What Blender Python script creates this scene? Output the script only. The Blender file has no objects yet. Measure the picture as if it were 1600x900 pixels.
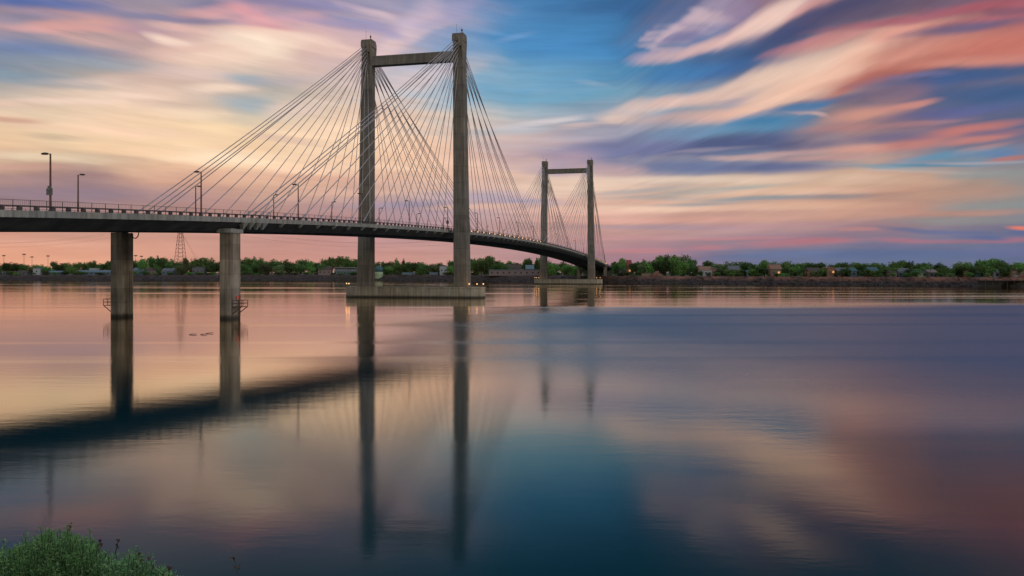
import bpy, bmesh, math, random
import numpy as np
from mathutils import Vector, Matrix, Euler

R = math.radians
col = bpy.context.scene.collection
scene = bpy.context.scene

# ------------------------------------------------------------------ camera
F, HOR, CZ = 1272.4, 425.4, 8.15          # focal length and horizon in 1600-px units, eye height
cam_d = bpy.data.cameras.new('camera')
cam_d.sensor_width = 36.0
cam_d.lens = 36.0 * F / 1600.0
cam_d.shift_y = -(450 - HOR) / 1600.0
cam_d.clip_start = 0.1
cam_d.clip_end = 20000
cam = bpy.data.objects.new('camera', cam_d)
cam.location = (0, 0, CZ)
cam.rotation_euler = (R(90), 0, 0)
col.objects.link(cam)
scene.camera = cam

# ------------------------------------------------------------------ exposure
scene.view_settings.view_transform = 'Standard'
scene.view_settings.look = 'None'
scene.view_settings.exposure = 0.0
scene.view_settings.gamma = 1.0
scene.cycles.use_denoising = True
scene.cycles.max_bounces = 6
scene.cycles.diffuse_bounces = 3
scene.cycles.glossy_bounces = 3
scene.cycles.sample_clamp_indirect = 4.0

SUN_AZ, SUN_EL = R(-80), R(4)
# ------------------------------------------------------------------ world (dusk sky)
def lin(c):
    out = []
    for v in c[:3]:
        v = v / 255.0
        out.append(v / 12.92 if v <= 0.04045 else ((v + 0.055) / 1.055) ** 2.4)
    return (out[0], out[1], out[2], 1.0)

world = bpy.data.worlds.new('World')
scene.world = world
world.use_nodes = True

def build_sky():
    nt = world.node_tree
    nt.nodes.clear()
    N, L = nt.nodes, nt.links
    def node(t, **kw):
        n = N.new(t)
        for k, v in kw.items():
            setattr(n, k, v)
        return n
    def setin(n, i, v):
        if hasattr(v, 'is_linked') or isinstance(v, bpy.types.NodeSocket):
            L.new(v, n.inputs[i])
        else:
            n.inputs[i].default_value = v
    def math_(op, a, b=0.0, c=None, clamp=False):
        n = node('ShaderNodeMath', operation=op, use_clamp=clamp)
        setin(n, 0, a); setin(n, 1, b)
        if c is not None: setin(n, 2, c)
        return n.outputs[0]
    def mixc(f, a, b, bt='MIX'):
        n = node('ShaderNodeMix', data_type='RGBA', blend_type=bt)
        setin(n, 0, f); setin(n, 6, a); setin(n, 7, b)
        return n.outputs[2]
    def rng(v, a, b, c=0.0, d=1.0, t='SMOOTHSTEP'):
        n = node('ShaderNodeMapRange', interpolation_type=t)
        setin(n, 0, v); setin(n, 1, a); setin(n, 2, b); setin(n, 3, c); setin(n, 4, d)
        return n.outputs[0]
    def comb(x, y, z=0.0):
        n = node('ShaderNodeCombineXYZ')
        setin(n, 0, x); setin(n, 1, y); setin(n, 2, z)
        return n.outputs[0]
    def noise(vec, scale, detail=4, rough=0.55):
        n = node('ShaderNodeTexNoise')
        setin(n, 'Vector', vec)
        n.inputs['Scale'].default_value = scale
        n.inputs['Detail'].default_value = detail
        n.inputs['Roughness'].default_value = rough
        return n
    tc = node('ShaderNodeTexCoord')
    sp = node('ShaderNodeSeparateXYZ'); L.new(tc.outputs['Generated'], sp.inputs[0])
    X, Y, Z = sp.outputs
    az = math_('ARCTAN2', X, Y)                                   # azimuth, 0 = north-ish (along the view)
    hor = math_('SQRT', math_('ADD', math_('MULTIPLY', X, X), math_('MULTIPLY', Y, Y)))
    v = math_('DIVIDE', math_('MAXIMUM', Z, 0.0), math_('MAXIMUM', hor, 0.02))   # tangent of the elevation
    # cloud streets: shear so that streaks climb to the right on the right, drop to the right on the left
    azr = math_('MAXIMUM', math_('SUBTRACT', az, 0.13), 0.0); azl = math_('MINIMUM', az, 0.0)
    den = math_('ADD', math_('MULTIPLY_ADD', azr, 3.0, 1.0), math_('MULTIPLY', azl, -0.6))
    vs = math_('DIVIDE', v, den)
    n1 = noise(comb(math_('MULTIPLY', az, 3.2), math_('MULTIPLY', vs, 34.0), 1.7), 1.0, 5, 0.55)
    n2 = noise(comb(math_('MULTIPLY', az, 9.0), math_('MULTIPLY', vs, 120.0), 5.2), 1.0, 4, 0.6)
    n3 = noise(comb(math_('MULTIPLY', az, 9.0), math_('MULTIPLY', vs, 26.0), 9.1), 1.0, 3, 0.5)
    def cen(n): return math_('SUBTRACT', n.outputs['Fac'], 0.5)
    da = math_('ADD', math_('MULTIPLY', cen(n3), 0.14), math_('MULTIPLY', cen(n1), 0.10))
    amp = rng(v, 0.0, 0.16, 0.020, 0.048, 'LINEAR')
    dv = math_('ADD', math_('MULTIPLY', cen(n1), amp), math_('MULTIPLY', cen(n3), math_('MULTIPLY', amp, 0.8)))
    az2 = math_('ADD', az, da)
    v2 = math_('MAXIMUM', math_('ADD', v, dv), 0.0)
    P = comb(az2, v2, 0.0)
    # finer, stretched warp for the strokes: keeps their place and frays their edges
    P3 = comb(math_('ADD', az, math_('MULTIPLY', cen(n3), 0.085)),
              math_('ADD', v, math_('ADD', math_('MULTIPLY', cen(n1), math_('MULTIPLY', amp, 0.25)), math_('MULTIPLY', cen(n2), math_('MULTIPLY', amp, 0.09)))), 0.0)

    # colours of the evening sky, by direction: columns every 100, rows every 40 picture units
    G = {
     0: "92,112,165 118,126,168 148,142,166 150,145,165 142,132,165 140,135,175 150,150,185 130,145,190 80,130,185 62,112,165 55,95,145 95,100,140 150,115,135 85,82,112 95,88,115 110,92,115 150,95,110",
     40: "200,165,170 222,168,162 180,152,168 190,158,168 235,182,172 205,175,185 190,170,190 150,160,200 85,140,195 65,130,190 60,110,160 120,125,165 150,125,145 80,85,115 130,95,115 165,105,115 170,100,110",
     80: "115,135,175 158,155,165 200,168,168 238,205,190 250,225,200 215,182,182 205,180,190 150,168,202 95,148,192 72,132,186 64,122,176 80,110,160 75,95,135 150,120,130 215,160,145 205,135,122 200,120,110",
     120: "130,150,165 170,165,165 205,182,175 228,198,188 190,180,180 215,190,185 192,190,205 152,178,205 118,162,196 92,150,192 78,136,182 85,118,165 140,135,155 215,175,155 190,120,105 95,100,132 65,95,130",
     160: "232,205,188 238,212,192 244,215,195 220,195,182 172,178,182 215,200,190 235,205,190 185,195,210 140,172,194 124,162,188 142,166,185 150,160,175 160,155,160 112,108,132 140,112,128 95,100,135 75,95,135",
     200: "240,210,180 235,210,180 248,215,185 250,220,185 250,222,185 250,215,185 245,210,185 230,205,190 200,195,198 172,170,185 150,158,180 115,145,178 90,120,155 180,135,130 140,115,130 150,112,125 115,108,135",
     240: "250,215,180 245,220,185 248,215,180 252,222,188 250,215,180 252,215,185 245,205,180 240,200,180 190,165,175 132,130,165 105,115,155 108,118,155 120,125,155 170,138,142 150,130,145 95,135,168 130,125,150",
     280: "178,142,136 165,135,140 200,160,145 230,180,155 225,185,160 235,190,165 235,195,170 235,195,175 232,195,176 230,195,178 215,188,174 208,188,172 215,188,165 218,178,155 205,165,148 175,155,148 150,148,150",
     320: "150,128,136 150,128,136 160,132,138 174,138,140 188,152,148 185,150,150 165,145,160 170,150,165 195,165,170 222,178,165 222,174,156 218,170,150 218,170,145 212,163,140 195,145,125 165,140,130 140,140,140",
     360: "205,155,140 205,155,140 195,150,140 195,150,140 195,150,145 190,145,145 190,150,155 185,150,155 190,152,148 198,154,146 195,149,144 182,140,142 170,132,142 158,125,140 145,120,140 125,118,142 110,115,145",
     400: "235,170,145 230,170,145 225,165,145 215,160,145 205,155,145 205,150,140 200,150,145 195,150,145 185,145,150 175,135,145 160,125,145 125,115,145 105,115,150 100,115,150 100,115,150 105,115,150 100,110,145",
     432: "240,176,145 236,174,145 228,168,145 218,162,145 210,157,145 208,152,140 204,152,145 198,152,145 188,146,150 178,136,145 162,126,145 135,118,145 115,116,148 110,116,148 108,116,148 110,116,148 104,112,145"}
    ys = sorted(G)
    grid = np.array([[[float(q) for q in c.split(',')] for c in G[y].split()] for y in ys])
    xs = np.arange(0, 1601, 100)
    for j in range(17):
        k = max(0.0, min(1.0, (9 - j) / 3.0))
        grid[:, j, 1] *= 1 - .018 * k; grid[:, j, 2] *= 1 - .02 - .03 * k
        if j > 9: g_ = grid[:, j].mean(axis=1, keepdims=True); grid[:, j] = g_ + (grid[:, j] - g_) * .93
    def sample(x, y):
        x = min(max(x, 0), 1600); y = min(max(y, ys[0]), ys[-1])
        j = min(int(x // 100), 15); fx = x / 100 - j
        i = max(0, min(len(ys) - 2, int(np.searchsorted(ys, y, 'right')) - 1)); fy = (y - ys[i]) / (ys[i + 1] - ys[i])
        return (grid[i, j] * (1 - fx) + grid[i, j + 1] * fx) * (1 - fy) + (grid[i + 1, j] * (1 - fx) + grid[i + 1, j + 1] * fx) * fy
    A0, A1 = -0.60, 0.60
    ncol = 25
    fac = rng(az2, A0, A1, 0.0, 1.0, 'LINEAR')
    def chain(vec, prev):          # makes the evaluation strictly sequential (a node stack limit), changes nothing visible
        n = node('ShaderNodeVectorMath', operation='MULTIPLY_ADD')
        L.new(prev, n.inputs[0]); n.inputs[1].default_value = (1e-7, 1e-7, 1e-7); L.new(vec, n.inputs[2])
        return n.outputs[0]
    facv = comb(fac, 0.0, 0.0)
    def ramp(cols, prev=None):
        f_ = fac
        if prev is not None:
            sx = node('ShaderNodeSeparateXYZ'); L.new(chain(facv, prev), sx.inputs[0]); f_ = sx.outputs[0]
        r = node('ShaderNodeValToRGB'); L.new(f_, r.inputs[0])
        cr = r.color_ramp; cr.interpolation = 'LINEAR'
        while len(cr.elements) > 1: cr.elements.remove(cr.elements[-1])
        cr.elements[0].position = 0.0; cr.elements[0].color = cols[0]
        for k in range(1, len(cols)):
            e = cr.elements.new(k / (len(cols) - 1)); e.color = cols[k]
        return r.outputs[0]
    vrows = [0.0, .012, .027, .044, .062, .08, .10, .12, .142, .165, .19, .215, .24, .265, .29, .32]
    colr = None; vp = None
    for vv in vrows:
        cs = []
        for k in range(ncol):
            a = A0 + (A1 - A0) * k / (ncol - 1)
            a = max(-0.561, min(0.561, a))
            x = 800 + F * math.tan(a); y = HOR - vv * F / math.cos(a)
            cs.append(lin(sample(x, y)))
        r = ramp(cs, colr)
        colr = r if colr is None else mixc(rng(v2, vp, vv, 0, 1, 'LINEAR'), colr, r)
        vp = vv
    # above the picture: what the lower water reflects
    for vv, cs in [(0.42, "100,148,168 106,142,158 110,130,144 80,110,134 42,78,108 34,66,88 38,62,84 48,56,78 44,54,78"),
                   (0.70, "105,135,158 105,130,150 92,118,142 66,98,128 40,72,98 34,62,84 46,64,90 58,66,90 60,68,96"),
                   (1.8, "180,186,206 180,186,206 178,184,206 176,184,206 174,184,206 174,184,206 174,184,206 176,184,206 178,184,206")]:
        r = ramp([lin([float(q) for q in c.split(',')]) for c in cs.split()], colr)
        colr = mixc(rng(v2, vp, vv, 0, 1, 'LINEAR'), colr, r)
        vp = vv
    # cloud streaks: (x, y, half length, half width, climb in degrees, colour, strength)
    S = [
     # ---- left, upper
     (50, 4, 110, 8, -2, (88,108,165), .9), (85, 43, 85, 7, 0, (226,168,162), .9), (45, 27, 60, 6, 0, (140,138,165), .7),
     (60, 78, 140, 12, -5, (108,130,172), .8), (150, 100, 130, 11, -4, (150,160,172), .8), (40, 120, 90, 10, -6, (125,148,165), .7),
     (215, 23, 110, 6, -6, (122,124,158), .7), (290, 30, 60, 5, -7, (120,124,156), .65), (330, 8, 40, 7, -2, (120,120,152), .6),
     (345, 17, 70, 8, 5, (215,160,160), .7), (360, 33, 45, 5, -3, (140,130,158), .7), (190, 45, 60, 6, -5, (188,152,168), .7),
     (150, 60, 50, 10, -4, (210,170,165), .6), (275, 42, 55, 5, -10, (228,185,175), .8),
     (395, 68, 75, 22, -3, (254,232,210), .9), (335, 80, 70, 14, -2, (245,212,192), .8), (250, 62, 42, 6, -14, (250,220,202), .9),
     (285, 75, 60, 6, 4, (225,185,172), .5), (310, 118, 75, 10, -3, (226,198,190), .7), (345, 139, 48, 6, 0, (252,224,202), .9),
     (392, 126, 36, 8, -8, (152,172,184), .85), (395, 163, 42, 11, -5, (160,174,184), .8), (300, 168, 40, 5, -6, (205,180,166), .7),
     (150, 125, 80, 6, 0, (222,195,182), .6), (195, 148, 80, 5, -4, (248,218,198), .7), (100, 160, 80, 5, 2, (245,214,196), .7),
     (30, 189, 60, 5, -3, (204,158,140), .85), (80, 200, 90, 4, -2, (238,200,172), .7), (95, 216, 60, 5, -4, (206,180,152), .85),
     (215, 207, 90, 7, -3, (246,208,178), .8), (290, 178, 70, 10, 0, (250,220,188), .6), (30, 165, 50, 4, -4, (230,195,175), .6),
     # ---- left, middle
     (330, 245, 120, 10, -3, (255,228,196), .8), (215, 236, 100, 8, -2, (245,206,168), .8), (60, 248, 110, 7, -3, (246,222,190), .8),
     (45, 263, 80, 4, -1, (210,165,150), .8), (60, 280, 130, 5, -2, (168,138,140), .6), (100, 302, 220, 12, 0, (144,126,142), .6),
     (520, 225, 110, 26, 8, (255,222,188), .7), (445, 218, 70, 6, -8, (215,182,170), .6), (470, 170, 50, 10, 10, (232,205,192), .6),
     (450, 276, 180, 6, -2, (214,165,146), .5), (560, 262, 160, 7, 2, (252,214,184), .7),
     (470, 62, 55, 10, -8, (250,218,200), .8), (520, 78, 45, 9, -12, (240,205,190), .7), (440, 100, 60, 8, -5, (228,195,180), .5),
     (405, 20, 45, 9, -25, (228,160,162), .7), (415, 36, 40, 5, -12, (205,140,152), .5), (445, 28, 60, 7, 5, (222,168,170), .6),
     (530, 36, 90, 6, -8, (150,140,178), .6), (580, 18, 45, 5, -18, (214,188,196), .8), (565, 33, 50, 4, -10, (148,148,185), .7),
     (500, 8, 80, 7, -3, (135,132,175), .6), (640, 45, 75, 20, 40, (206,184,200), .8), (615, 72, 70, 12, 25, (226,196,192), .7),
     (700, 20, 60, 10, 30, (165,160,195), .6), (590, 48, 60, 6, -15, (155,150,188), .6), (660, 118, 90, 14, 15, (226,200,196), .55),
     (440, 128, 60, 9, 3, (186,176,180), .6), (600, 150, 60, 8, 10, (216,208,205), .5), (690, 165, 50, 8, 5, (150,190,212), .5),
     # ---- centre blue
     (815, 57, 26, 4, 15, (128,162,205), .7), (925, 130, 26, 4, -8, (142,170,196), .8), (935, 80, 18, 4, 0, (85,145,200), .4),
     (865, 50, 90, 40, 10, (82,140,190), .5), (905, 75, 90, 40, 10, (74,136,188), .6), (960, 12, 110, 14, 4, (58,98,145), .7),
     (845, 120, 110, 22, 6, (118,168,200), .5), (900, 152, 90, 10, 5, (110,166,196), .6),
     (845, 192, 75, 4, 7, (216,206,208), .9), (800, 205, 60, 6, 4, (176,190,205), .5), (895, 198, 30, 4, 5, (215,192,188), .8),
     (830, 225, 90, 9, 4, (206,184,186), .6),
     # ---- right, upper stroke with its comb
     (1115, 20, 62, 20, 38, (176,160,182), .75), (1068, 46, 42, 12, 32, (190,165,182), .7),
     (1100, 18, 22, 6.5, -14, (212,184,190), .55), (1108, 28, 22, 6.5, -14, (212,184,190), .55), (1090, 30, 20, 6.5, -14, (212,184,190), .55),
     (1068, 45, 23, 6.5, -14, (212,184,190), .55), (1050, 52, 20, 5.5, -12, (212,184,190), .55), (1042, 62, 23, 6.5, -10, (212,184,190), .55),
     (1034, 74, 22, 5.5, -12, (212,184,190), .55), (1140, 28, 30, 20, 45, (150,128,155), .6),
     (1018, 92, 34, 9, 8, (176,160,180), .85), (1060, 85, 45, 9, 16, (205,175,180), .9), (1110, 66, 60, 9, 25, (222,182,178), .95),
     (1165, 43, 60, 13, 28, (236,198,186), .95), (1225, 18, 75, 18, 27, (240,204,190), .95), (1290, 2, 60, 9, 27, (215,155,150), .7),
     (1150, 12, 50, 12, 40, (140,120,150), .5), (1070, 58, 25, 6, 25, (120,118,160), .7),
     (1170, 88, 80, 20, 14, (56,86,128), .9), (1240, 52, 60, 14, 25, (62,76,115), .9), (1310, 18, 70, 14, 25, (76,76,112), .8),
     (1120, 108, 90, 12, 8, (66,104,155), .8), (1050, 118, 70, 12, 8, (72,130,184), .7),
     # ---- right, main plume
     (955, 188, 30, 7, 8, (232,204,190), .9), (1010, 168, 60, 9, 14, (228,200,190), .85), (1085, 158, 90, 9, 4, (226,190,178), .9),
     (1155, 140, 80, 11, 14, (236,200,182), .9), (1200, 122, 50, 12, 20, (240,206,186), .9), (1060, 186, 110, 9, 4, (202,172,168), .8),
     (1160, 176, 90, 10, 5, (228,180,160), .9), (1150, 160, 45, 4, 6, (176,160,170), .8), (960, 205, 90, 7, 6, (168,165,180), .6),
     (1265, 112, 75, 26, 20, (244,208,186), .95), (1235, 145, 85, 18, 18, (240,196,172), .95), (1350, 80, 75, 24, 24, (240,196,174), .95),
     (1330, 110, 90, 20, 24, (240,188,164), .7), (1300, 62, 70, 9, 20, (212,148,138), .8), (1420, 48, 80, 14, 10, (222,156,140), .9),
     (1400, 34, 110, 6, 8, (168,95,110), .8), (1260, 70, 60, 6, 18, (196,130,135), .6), (1480, 80, 120, 18, 6, (212,142,126), .9),
     (1560, 75, 90, 20, 8, (200,118,106), .9), (1400, 112, 110, 10, 14, (180,104,94), .85), (1330, 137, 70, 6, 18, (186,112,98), .8),
     (1500, 98, 110, 7, 4, (208,140,124), .7), (1540, 12, 90, 8, 5, (176,96,108), .8), (1560, 30, 90, 5, 8, (180,105,115), .7),
     (1510, 44, 90, 7, 7, (106,96,128), .9), (1575, 20, 50, 6, 2, (120,88,110), .6), (1340, 25, 60, 10, 10, (98,86,112), .7),
     # ---- right, below the plume
     (1530, 112, 130, 9, 4, (50,84,122), .9), (1460, 125, 120, 10, 6, (66,92,138), .9), (1550, 142, 130, 14, 2, (62,92,135), .8),
     (1380, 146, 70, 8, 8, (122,104,126), .8), (1440, 118, 50, 4, 6, (120,118,160), .6), (1300, 158, 70, 6, 8, (108,104,132), .8),
     (1200, 190, 60, 12, 6, (70,130,172), .95), (1250, 168, 45, 6, 10, (66,120,165), .9), (1120, 205, 90, 7, 4, (100,146,178), .8),
     (1262, 180, 22, 3, -8, (214,176,168), .7), (1350, 178, 70, 9, 8, (206,148,132), .95), (1430, 162, 45, 5, 10, (208,142,130), .85),
     (1310, 200, 60, 7, 4, (180,128,126), .7), (1480, 178, 90, 8, 4, (114,104,136), .7), (1440, 192, 90, 4, 5, (170,125,130), .7),
     (1520, 170, 90, 8, 6, (88,96,142), .8), (1540, 198, 70, 7, 8, (198,122,112), .85), (1480, 212, 90, 7, 8, (190,122,118), .85),
     (1560, 214, 60, 6, 10, (205,130,118), .8), (1420, 228, 110, 7, 5, (198,130,122), .85), (1545, 234, 45, 4, 12, (204,140,126), .7),
     (1330, 235, 55, 7, 2, (216,160,146), .8), (1390, 215, 80, 7, 3, (112,104,134), .8), (1580, 205, 50, 5, 3, (110,100,130), .6),
     (1480, 245, 110, 6, 7, (98,146,176), .85), (1460, 259, 160, 4, 2, (76,140,170), .9), (1580, 240, 40, 6, 6, (96,130,170), .8),
     (1590, 249, 40, 4, 6, (190,120,110), .8), (1540, 256, 110, 2.5, 1, (180,165,170), .7),
     # ---- centre right bands
     (1140, 224, 120, 11, 5, (80,88,128), .9), (1235, 228, 60, 7, 3, (80,86,126), .7), (1060, 210, 90, 8, 5, (118,136,168), .6),
     (960, 232, 110, 12, 3, (116,118,158), .7), (1060, 262, 150, 12, 0, (98,114,155), .9), (1210, 262, 90, 8, 2, (92,104,146), .9),
     (1100, 235, 70, 3, 4, (160,148,168), .6), (1160, 247, 60, 4, 0, (198,168,164), .85), (1220, 242, 60, 4, 4, (196,160,158), .8),
     (1290, 248, 50, 4, 2, (198,150,148), .7), (900, 245, 50, 10, 0, (190,160,168), .6), (945, 265, 50, 10, -6, (206,168,162), .6),
     (880, 262, 80, 8, 0, (192,168,176), .4), (1100, 281, 200, 5, 0, (226,202,182), .9), (1320, 284, 160, 8, -1, (216,182,158), .85),
     (900, 290, 90, 10, 0, (236,206,182), .8), (1010, 298, 80, 4, 4, (172,166,164), .8), (1120, 297, 90, 4, 5, (150,160,160), .85),
     (1030, 309, 70, 3.5, 0, (176,166,162), .8), (1180, 310, 90, 4, 3, (142,152,158), .9), (1090, 320, 90, 3, 1, (146,150,156), .85),
     (1300, 309, 110, 4, 1, (152,142,146), .9), (1400, 303, 50, 3, 6, (182,134,122), .7), (1240, 300, 150, 5, 0, (228,188,164), .8),
     (1000, 326, 130, 5, 0, (236,200,176), .85), (1180, 324, 110, 5, 1, (228,186,164), .8), (1290, 322, 140, 5, 0, (222,176,150), .7),
     (1340, 335, 130, 8, 2, (210,160,138), .6), (1440, 300, 90, 16, 3, (202,158,138), .6), (1460, 330, 60, 8, 0, (188,138,122), .6),
     (1420, 270, 120, 3, -2, (196,176,166), .8), (1550, 275, 80, 6, 2, (150,158,160), .7), (1380, 264, 110, 3, -3, (150,165,172), .6),
     (1550, 322, 90, 6, 3, (142,148,148), .8), (1560, 300, 60, 8, 4, (184,140,126), .5), (1530, 333, 60, 4, 3, (186,140,124), .6),
     (1500, 345, 110, 6, 0, (142,142,142), .7), (760, 305, 80, 8, 0, (150,150,180), .5), (830, 315, 60, 6, 0, (135,145,180), .55),
     (760, 322, 90, 4, 2, (232,188,166), .7), (880, 330, 110, 5, 0, (226,180,164), .6), (960, 345, 110, 4, 0, (228,172,158), .6),
     (1100, 343, 100, 4, 1, (220,165,150), .6), (1030, 355, 140, 3.5, 0, (160,142,160), .6), (1200, 352, 120, 4, 1, (180,140,146), .6),
     # ---- low bands
     (1000, 371, 130, 3, 0, (200,145,148), .5), (990, 392, 70, 4, 1, (204,130,132), .5), (1110, 387, 45, 4, 1, (204,125,128), .5),
     (1170, 372, 90, 2.5, 1, (196,130,135), .6), (1235, 380, 70, 6, 2, (200,122,126), .5), (1300, 376, 50, 4, 1, (190,120,128), .7),
     (1420, 376, 50, 4, -2, (190,116,126), .5), (1500, 378, 60, 3, 0, (176,112,126), .5), (1570, 375, 40, 4, 2, (176,112,130), .7),
     (1345, 358, 50, 2.5, 0, (204,136,128), .5), (1578, 357.5, 26, 3, -3, (236,128,104), .95), (1470, 362, 90, 3.5, -4, (102,110,145), .85),
     (1520, 372, 40, 3.5, -3, (94,106,148), .85), (1590, 365, 40, 3.5, -3, (96,106,150), .8), (1400, 385, 70, 2.5, -2, (118,114,148), .6),
     (1370, 398, 210, 7, 0, (96,112,152), .75), (1200, 400, 110, 4.5, 3, (104,116,150), .8), (1570, 395, 80, 10, 0, (104,110,148), .7),
     (80, 350, 200, 4, -1, (184,145,142), .4), (260, 366, 180, 4, 0, (208,158,142), .5), (60, 378, 140, 5, -2, (222,168,146), .5),
     (540, 345, 160, 5, -1, (172,142,150), .5), (640, 318, 90, 5, 2, (152,146,172), .5), (560, 300, 120, 5, 2, (228,184,160), .5),
    ]
    for (x, y, hl, hw, an, c, st) in S:
        dx = x - 800
        ja = F / (F * F + dx * dx); jv = 1 / math.sqrt(F * F + dx * dx)
        a = math.atan(dx / F); vv = (HOR - y) * jv
        # a line straight in the picture bends in azimuth / tangent space: take that slope in
        lx, ly = hl * math.cos(R(an)) * ja, hl * math.sin(R(an)) * jv - (HOR - y) * hl * math.cos(R(an)) * dx / (F * F + dx * dx) ** 1.5
        ln = math.hypot(lx, ly)
        mp = node('ShaderNodeMapping', vector_type='TEXTURE')
        L.new(chain(P3, colr), mp.inputs[0])
        mp.inputs['Location'].default_value = (a, vv, 0)
        mp.inputs['Rotation'].default_value = (0, 0, math.atan2(ly, lx))
        mp.inputs['Scale'].default_value = (ln * 1.25, hw * jv * 1.45, 1)
        le = node('ShaderNodeVectorMath', operation='LENGTH'); L.new(mp.outputs[0], le.inputs[0])
        m = rng(le.outputs['Value'], 1.25, 0.15, 0.0, st * 0.95)
        colr = mixc(m, colr, lin(c))
    # thin fibres, brighter and duller
    fib = rng(n2.outputs['Fac'], 0.3, 0.7, 0.92, 1.08, 'LINEAR')
    fib2 = rng(n1.outputs['Fac'], 0.3, 0.7, 0.91, 1.08, 'LINEAR')
    g = node('ShaderNodeVectorMath', operation='SCALE'); L.new(colr, g.inputs[0]); L.new(math_('MULTIPLY', fib, fib2), g.inputs['Scale'])
    paint = node('ShaderNodeBackground'); L.new(g.outputs[0], paint.inputs[0]); paint.inputs[1].default_value = 1.0
    sky = node('ShaderNodeTexSky', sky_type='NISHITA')
    sky.sun_disc = False; sky.sun_elevation = SUN_EL; sky.sun_rotation = SUN_AZ
    sky.air_density = 1.2; sky.dust_density = 2.0; sky.ozone_density = 2.0
    nish = node('ShaderNodeBackground'); L.new(sky.outputs[0], nish.inputs[0]); nish.inputs[1].default_value = 0.12
    # fill glow added to the unseen sky behind the camera, lights the near faces
    mrb = rng(v, 0.0, 1.6, 0.0, 1.0)
    glow = mixc(mrb, (1.0, 0.86, 0.74, 1), (0.46, 0.60, 0.86, 1))
    gb = node('ShaderNodeBackground'); L.new(glow, gb.inputs[0]); L.new(rng(X, -0.9, 0.9, 0.06, 1.12), gb.inputs[1])
    ad = node('ShaderNodeAddShader'); L.new(nish.outputs[0], ad.inputs[0]); L.new(gb.outputs[0], ad.inputs[1])
    back = rng(Y, 0.30, -0.25)
    ms = node('ShaderNodeMixShader'); L.new(back, ms.inputs[0]); L.new(paint.outputs[0], ms.inputs[1]); L.new(ad.outputs[0], ms.inputs[2])
    out = node('ShaderNodeOutputWorld'); L.new(ms.outputs[0], out.inputs[0])
build_sky()
world.cycles.sampling_method = 'MANUAL'
world.cycles.sample_map_resolution = 512

sun_d = bpy.data.lights.new('sun', 'SUN')
sun_d.energy = 0.2; sun_d.angle = R(8); sun_d.color = (1.0, 0.72, 0.5)
sun = bpy.data.objects.new('sun', sun_d)
dirv = Vector((math.sin(SUN_AZ) * math.cos(SUN_EL), math.cos(SUN_AZ) * math.cos(SUN_EL), math.sin(SUN_EL)))
sun.rotation_euler = dirv.to_track_quat('Z', 'Y').to_euler()
col.objects.link(sun)

# ------------------------------------------------------------------ helpers
def new_mat(name):
    m = bpy.data.materials.new(name); m.use_nodes = True
    nt = m.node_tree; nt.nodes.clear()
    b = nt.nodes.new('ShaderNodeBsdfPrincipled'); o = nt.nodes.new('ShaderNodeOutputMaterial')
    nt.links.new(b.outputs[0], o.inputs[0])
    return m, nt, b
def mat_noise(name, c1, c2, scale=1.0, rough=0.85, detail=5, bump=0.0, stretch=(1, 1, 1), c3=None, coord='Object', metal=0.0, lo=0.35, hi=0.65):
    m, nt, b = new_mat(name)
    N, L = nt.nodes, nt.links
    tc = N.new('ShaderNodeTexCoord'); mp = N.new('ShaderNodeMapping'); mp.inputs['Scale'].default_value = stretch
    L.new(tc.outputs[coord], mp.inputs[0])
    n = N.new('ShaderNodeTexNoise'); n.inputs['Scale'].default_value = scale; n.inputs['Detail'].default_value = detail
    L.new(mp.outputs[0], n.inputs['Vector'])
    r = N.new('ShaderNodeValToRGB'); r.color_ramp.elements[0].position = lo; r.color_ramp.elements[1].position = hi
    r.color_ramp.elements[0].color = (*c1, 1); r.color_ramp.elements[1].color = (*c2, 1)
    if c3:
        e = r.color_ramp.elements.new((lo + hi) / 2); e.color = (*c3, 1)
    L.new(n.outputs['Fac'], r.inputs[0]); L.new(r.outputs[0], b.inputs['Base Color'])
    b.inputs['Roughness'].default_value = rough; b.inputs['Metallic'].default_value = metal
    if bump:
        bp = N.new('ShaderNodeBump'); bp.inputs['Strength'].default_value = bump; bp.inputs['Distance'].default_value = 0.3
        L.new(n.outputs['Fac'], bp.inputs['Height']); L.new(bp.outputs[0], b.inputs['Normal'])
    return m
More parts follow.
